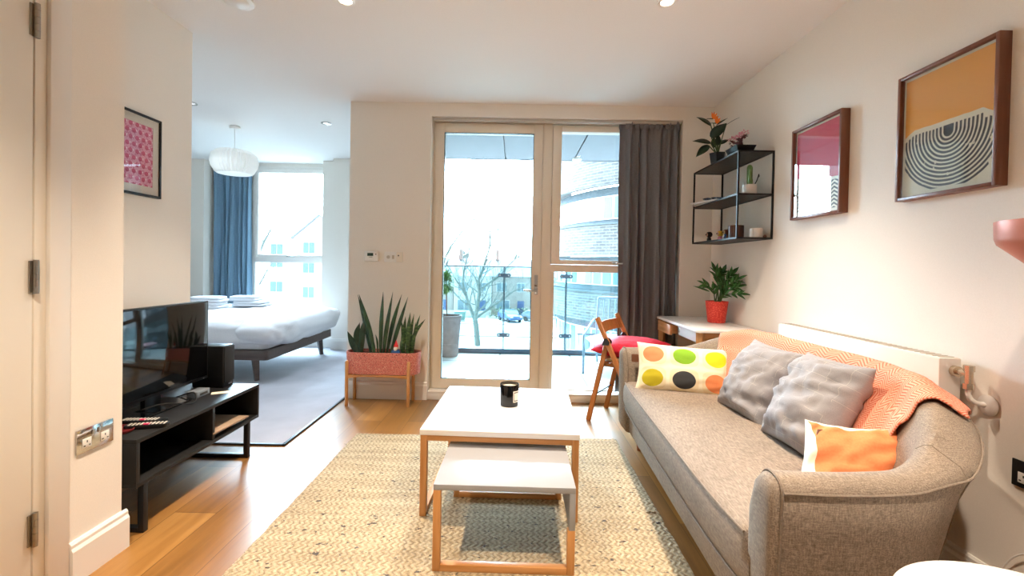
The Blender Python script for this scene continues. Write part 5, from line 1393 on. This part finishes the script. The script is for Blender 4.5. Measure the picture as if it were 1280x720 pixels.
mb = MB(); mb.prism([(-.5, 1.1), (.5, 1.1), (.5, 1.18), (0, 1.32), (-.5, 1.18)], -.72, .72, .03, 1, f=lambda a_, b_, c_: (c_, a_, b_)); mb.build('lid', M['bin'], r)
for x in (-.55, .55): mb = MB(); mb.cyl((x, -.3, .1), (x+.06, -.3, .1), .1); mb.build('wheel', M['tyre'], r)
mb = MB(); mb.box(-4.5, 4.5, -.15, .15, 0, .9, .02); o = mb.build('garden_wall', M['render']); o.location = (-8.5, 62.5, -6); tag(o, 'low pale garden wall before the terraced houses', 'garden wall')
mb = MB(); rr = random.Random(9)
for k in range(500):
    p0 = V((rr.uniform(-4, 4), rr.uniform(-.6, .6), rr.uniform(.1, 1.3))); d_ = V((rr.uniform(-1, 1), rr.uniform(-1, 1), rr.uniform(0, 1))); mb.leaf(p0, d_, (0, 0, 1), .4, .2, .01, .2, 4)
o = mb.build('hedge', M['hedge'], ang=180); o.location = (.5, 62.3, -6); tag(o, 'dull green clipped hedge before the terraced houses', 'hedge')

# ================================================================== LIGHT, CAMERA
SKY_BASE, SKY_LOBE = 5.2, 96.0
w = bpy.data.worlds.new('overcast'); S.world = w; w.use_nodes = True
nt = w.node_tree; bg = nt.nodes['Background']; bg.inputs[0].default_value = (.63, .82, 1.0, 1)
tcw = nt.nodes.new('ShaderNodeTexCoord'); dp = nt.nodes.new('ShaderNodeVectorMath'); dp.operation = 'DOT_PRODUCT'
nt.links.new(tcw.outputs['Generated'], dp.inputs[0]); dp.inputs[1].default_value = V((-.42, .78, .40)).normalized()
glow = E(nt, dp.outputs['Value']).mx(0.0).op('POWER', 3.0)*SKY_LOBE + SKY_BASE      # hazy bright sky on the balcony side
nt.links.new(glow.k, bg.inputs[1])
try: w.cycles.sampling_method = 'MANUAL'; w.cycles.sample_map_resolution = 256
except Exception: pass
cam = bpy.data.cameras.new('camera'); co = bpy.data.objects.new('camera', cam); C.objects.link(co)
m = Matrix((RX, UP, -FW)).transposed().to_4x4(); m.translation = (0, 0, CAMZ); co.matrix_world = m
cam.sensor_width = 36; cam.lens = FPX*36/1280; cam.shift_y = SHY/1280; cam.clip_start = .02; cam.clip_end = 500
S.camera = co
S.view_settings.view_transform = 'Standard'; S.view_settings.look = 'None'; S.view_settings.gamma = 1; S.view_settings.use_curve_mapping = False
S.view_settings.exposure = -.08
cy = S.cycles
cy.use_denoising = True
try: cy.denoiser = 'OPENIMAGEDENOISE'
except Exception: pass
cy.max_bounces = 10; cy.diffuse_bounces = 5; cy.glossy_bounces = 4; cy.transmission_bounces = 8; cy.transparent_max_bounces = 16
cy.caustics_reflective = False; cy.caustics_refractive = False; cy.sample_clamp_indirect = 6
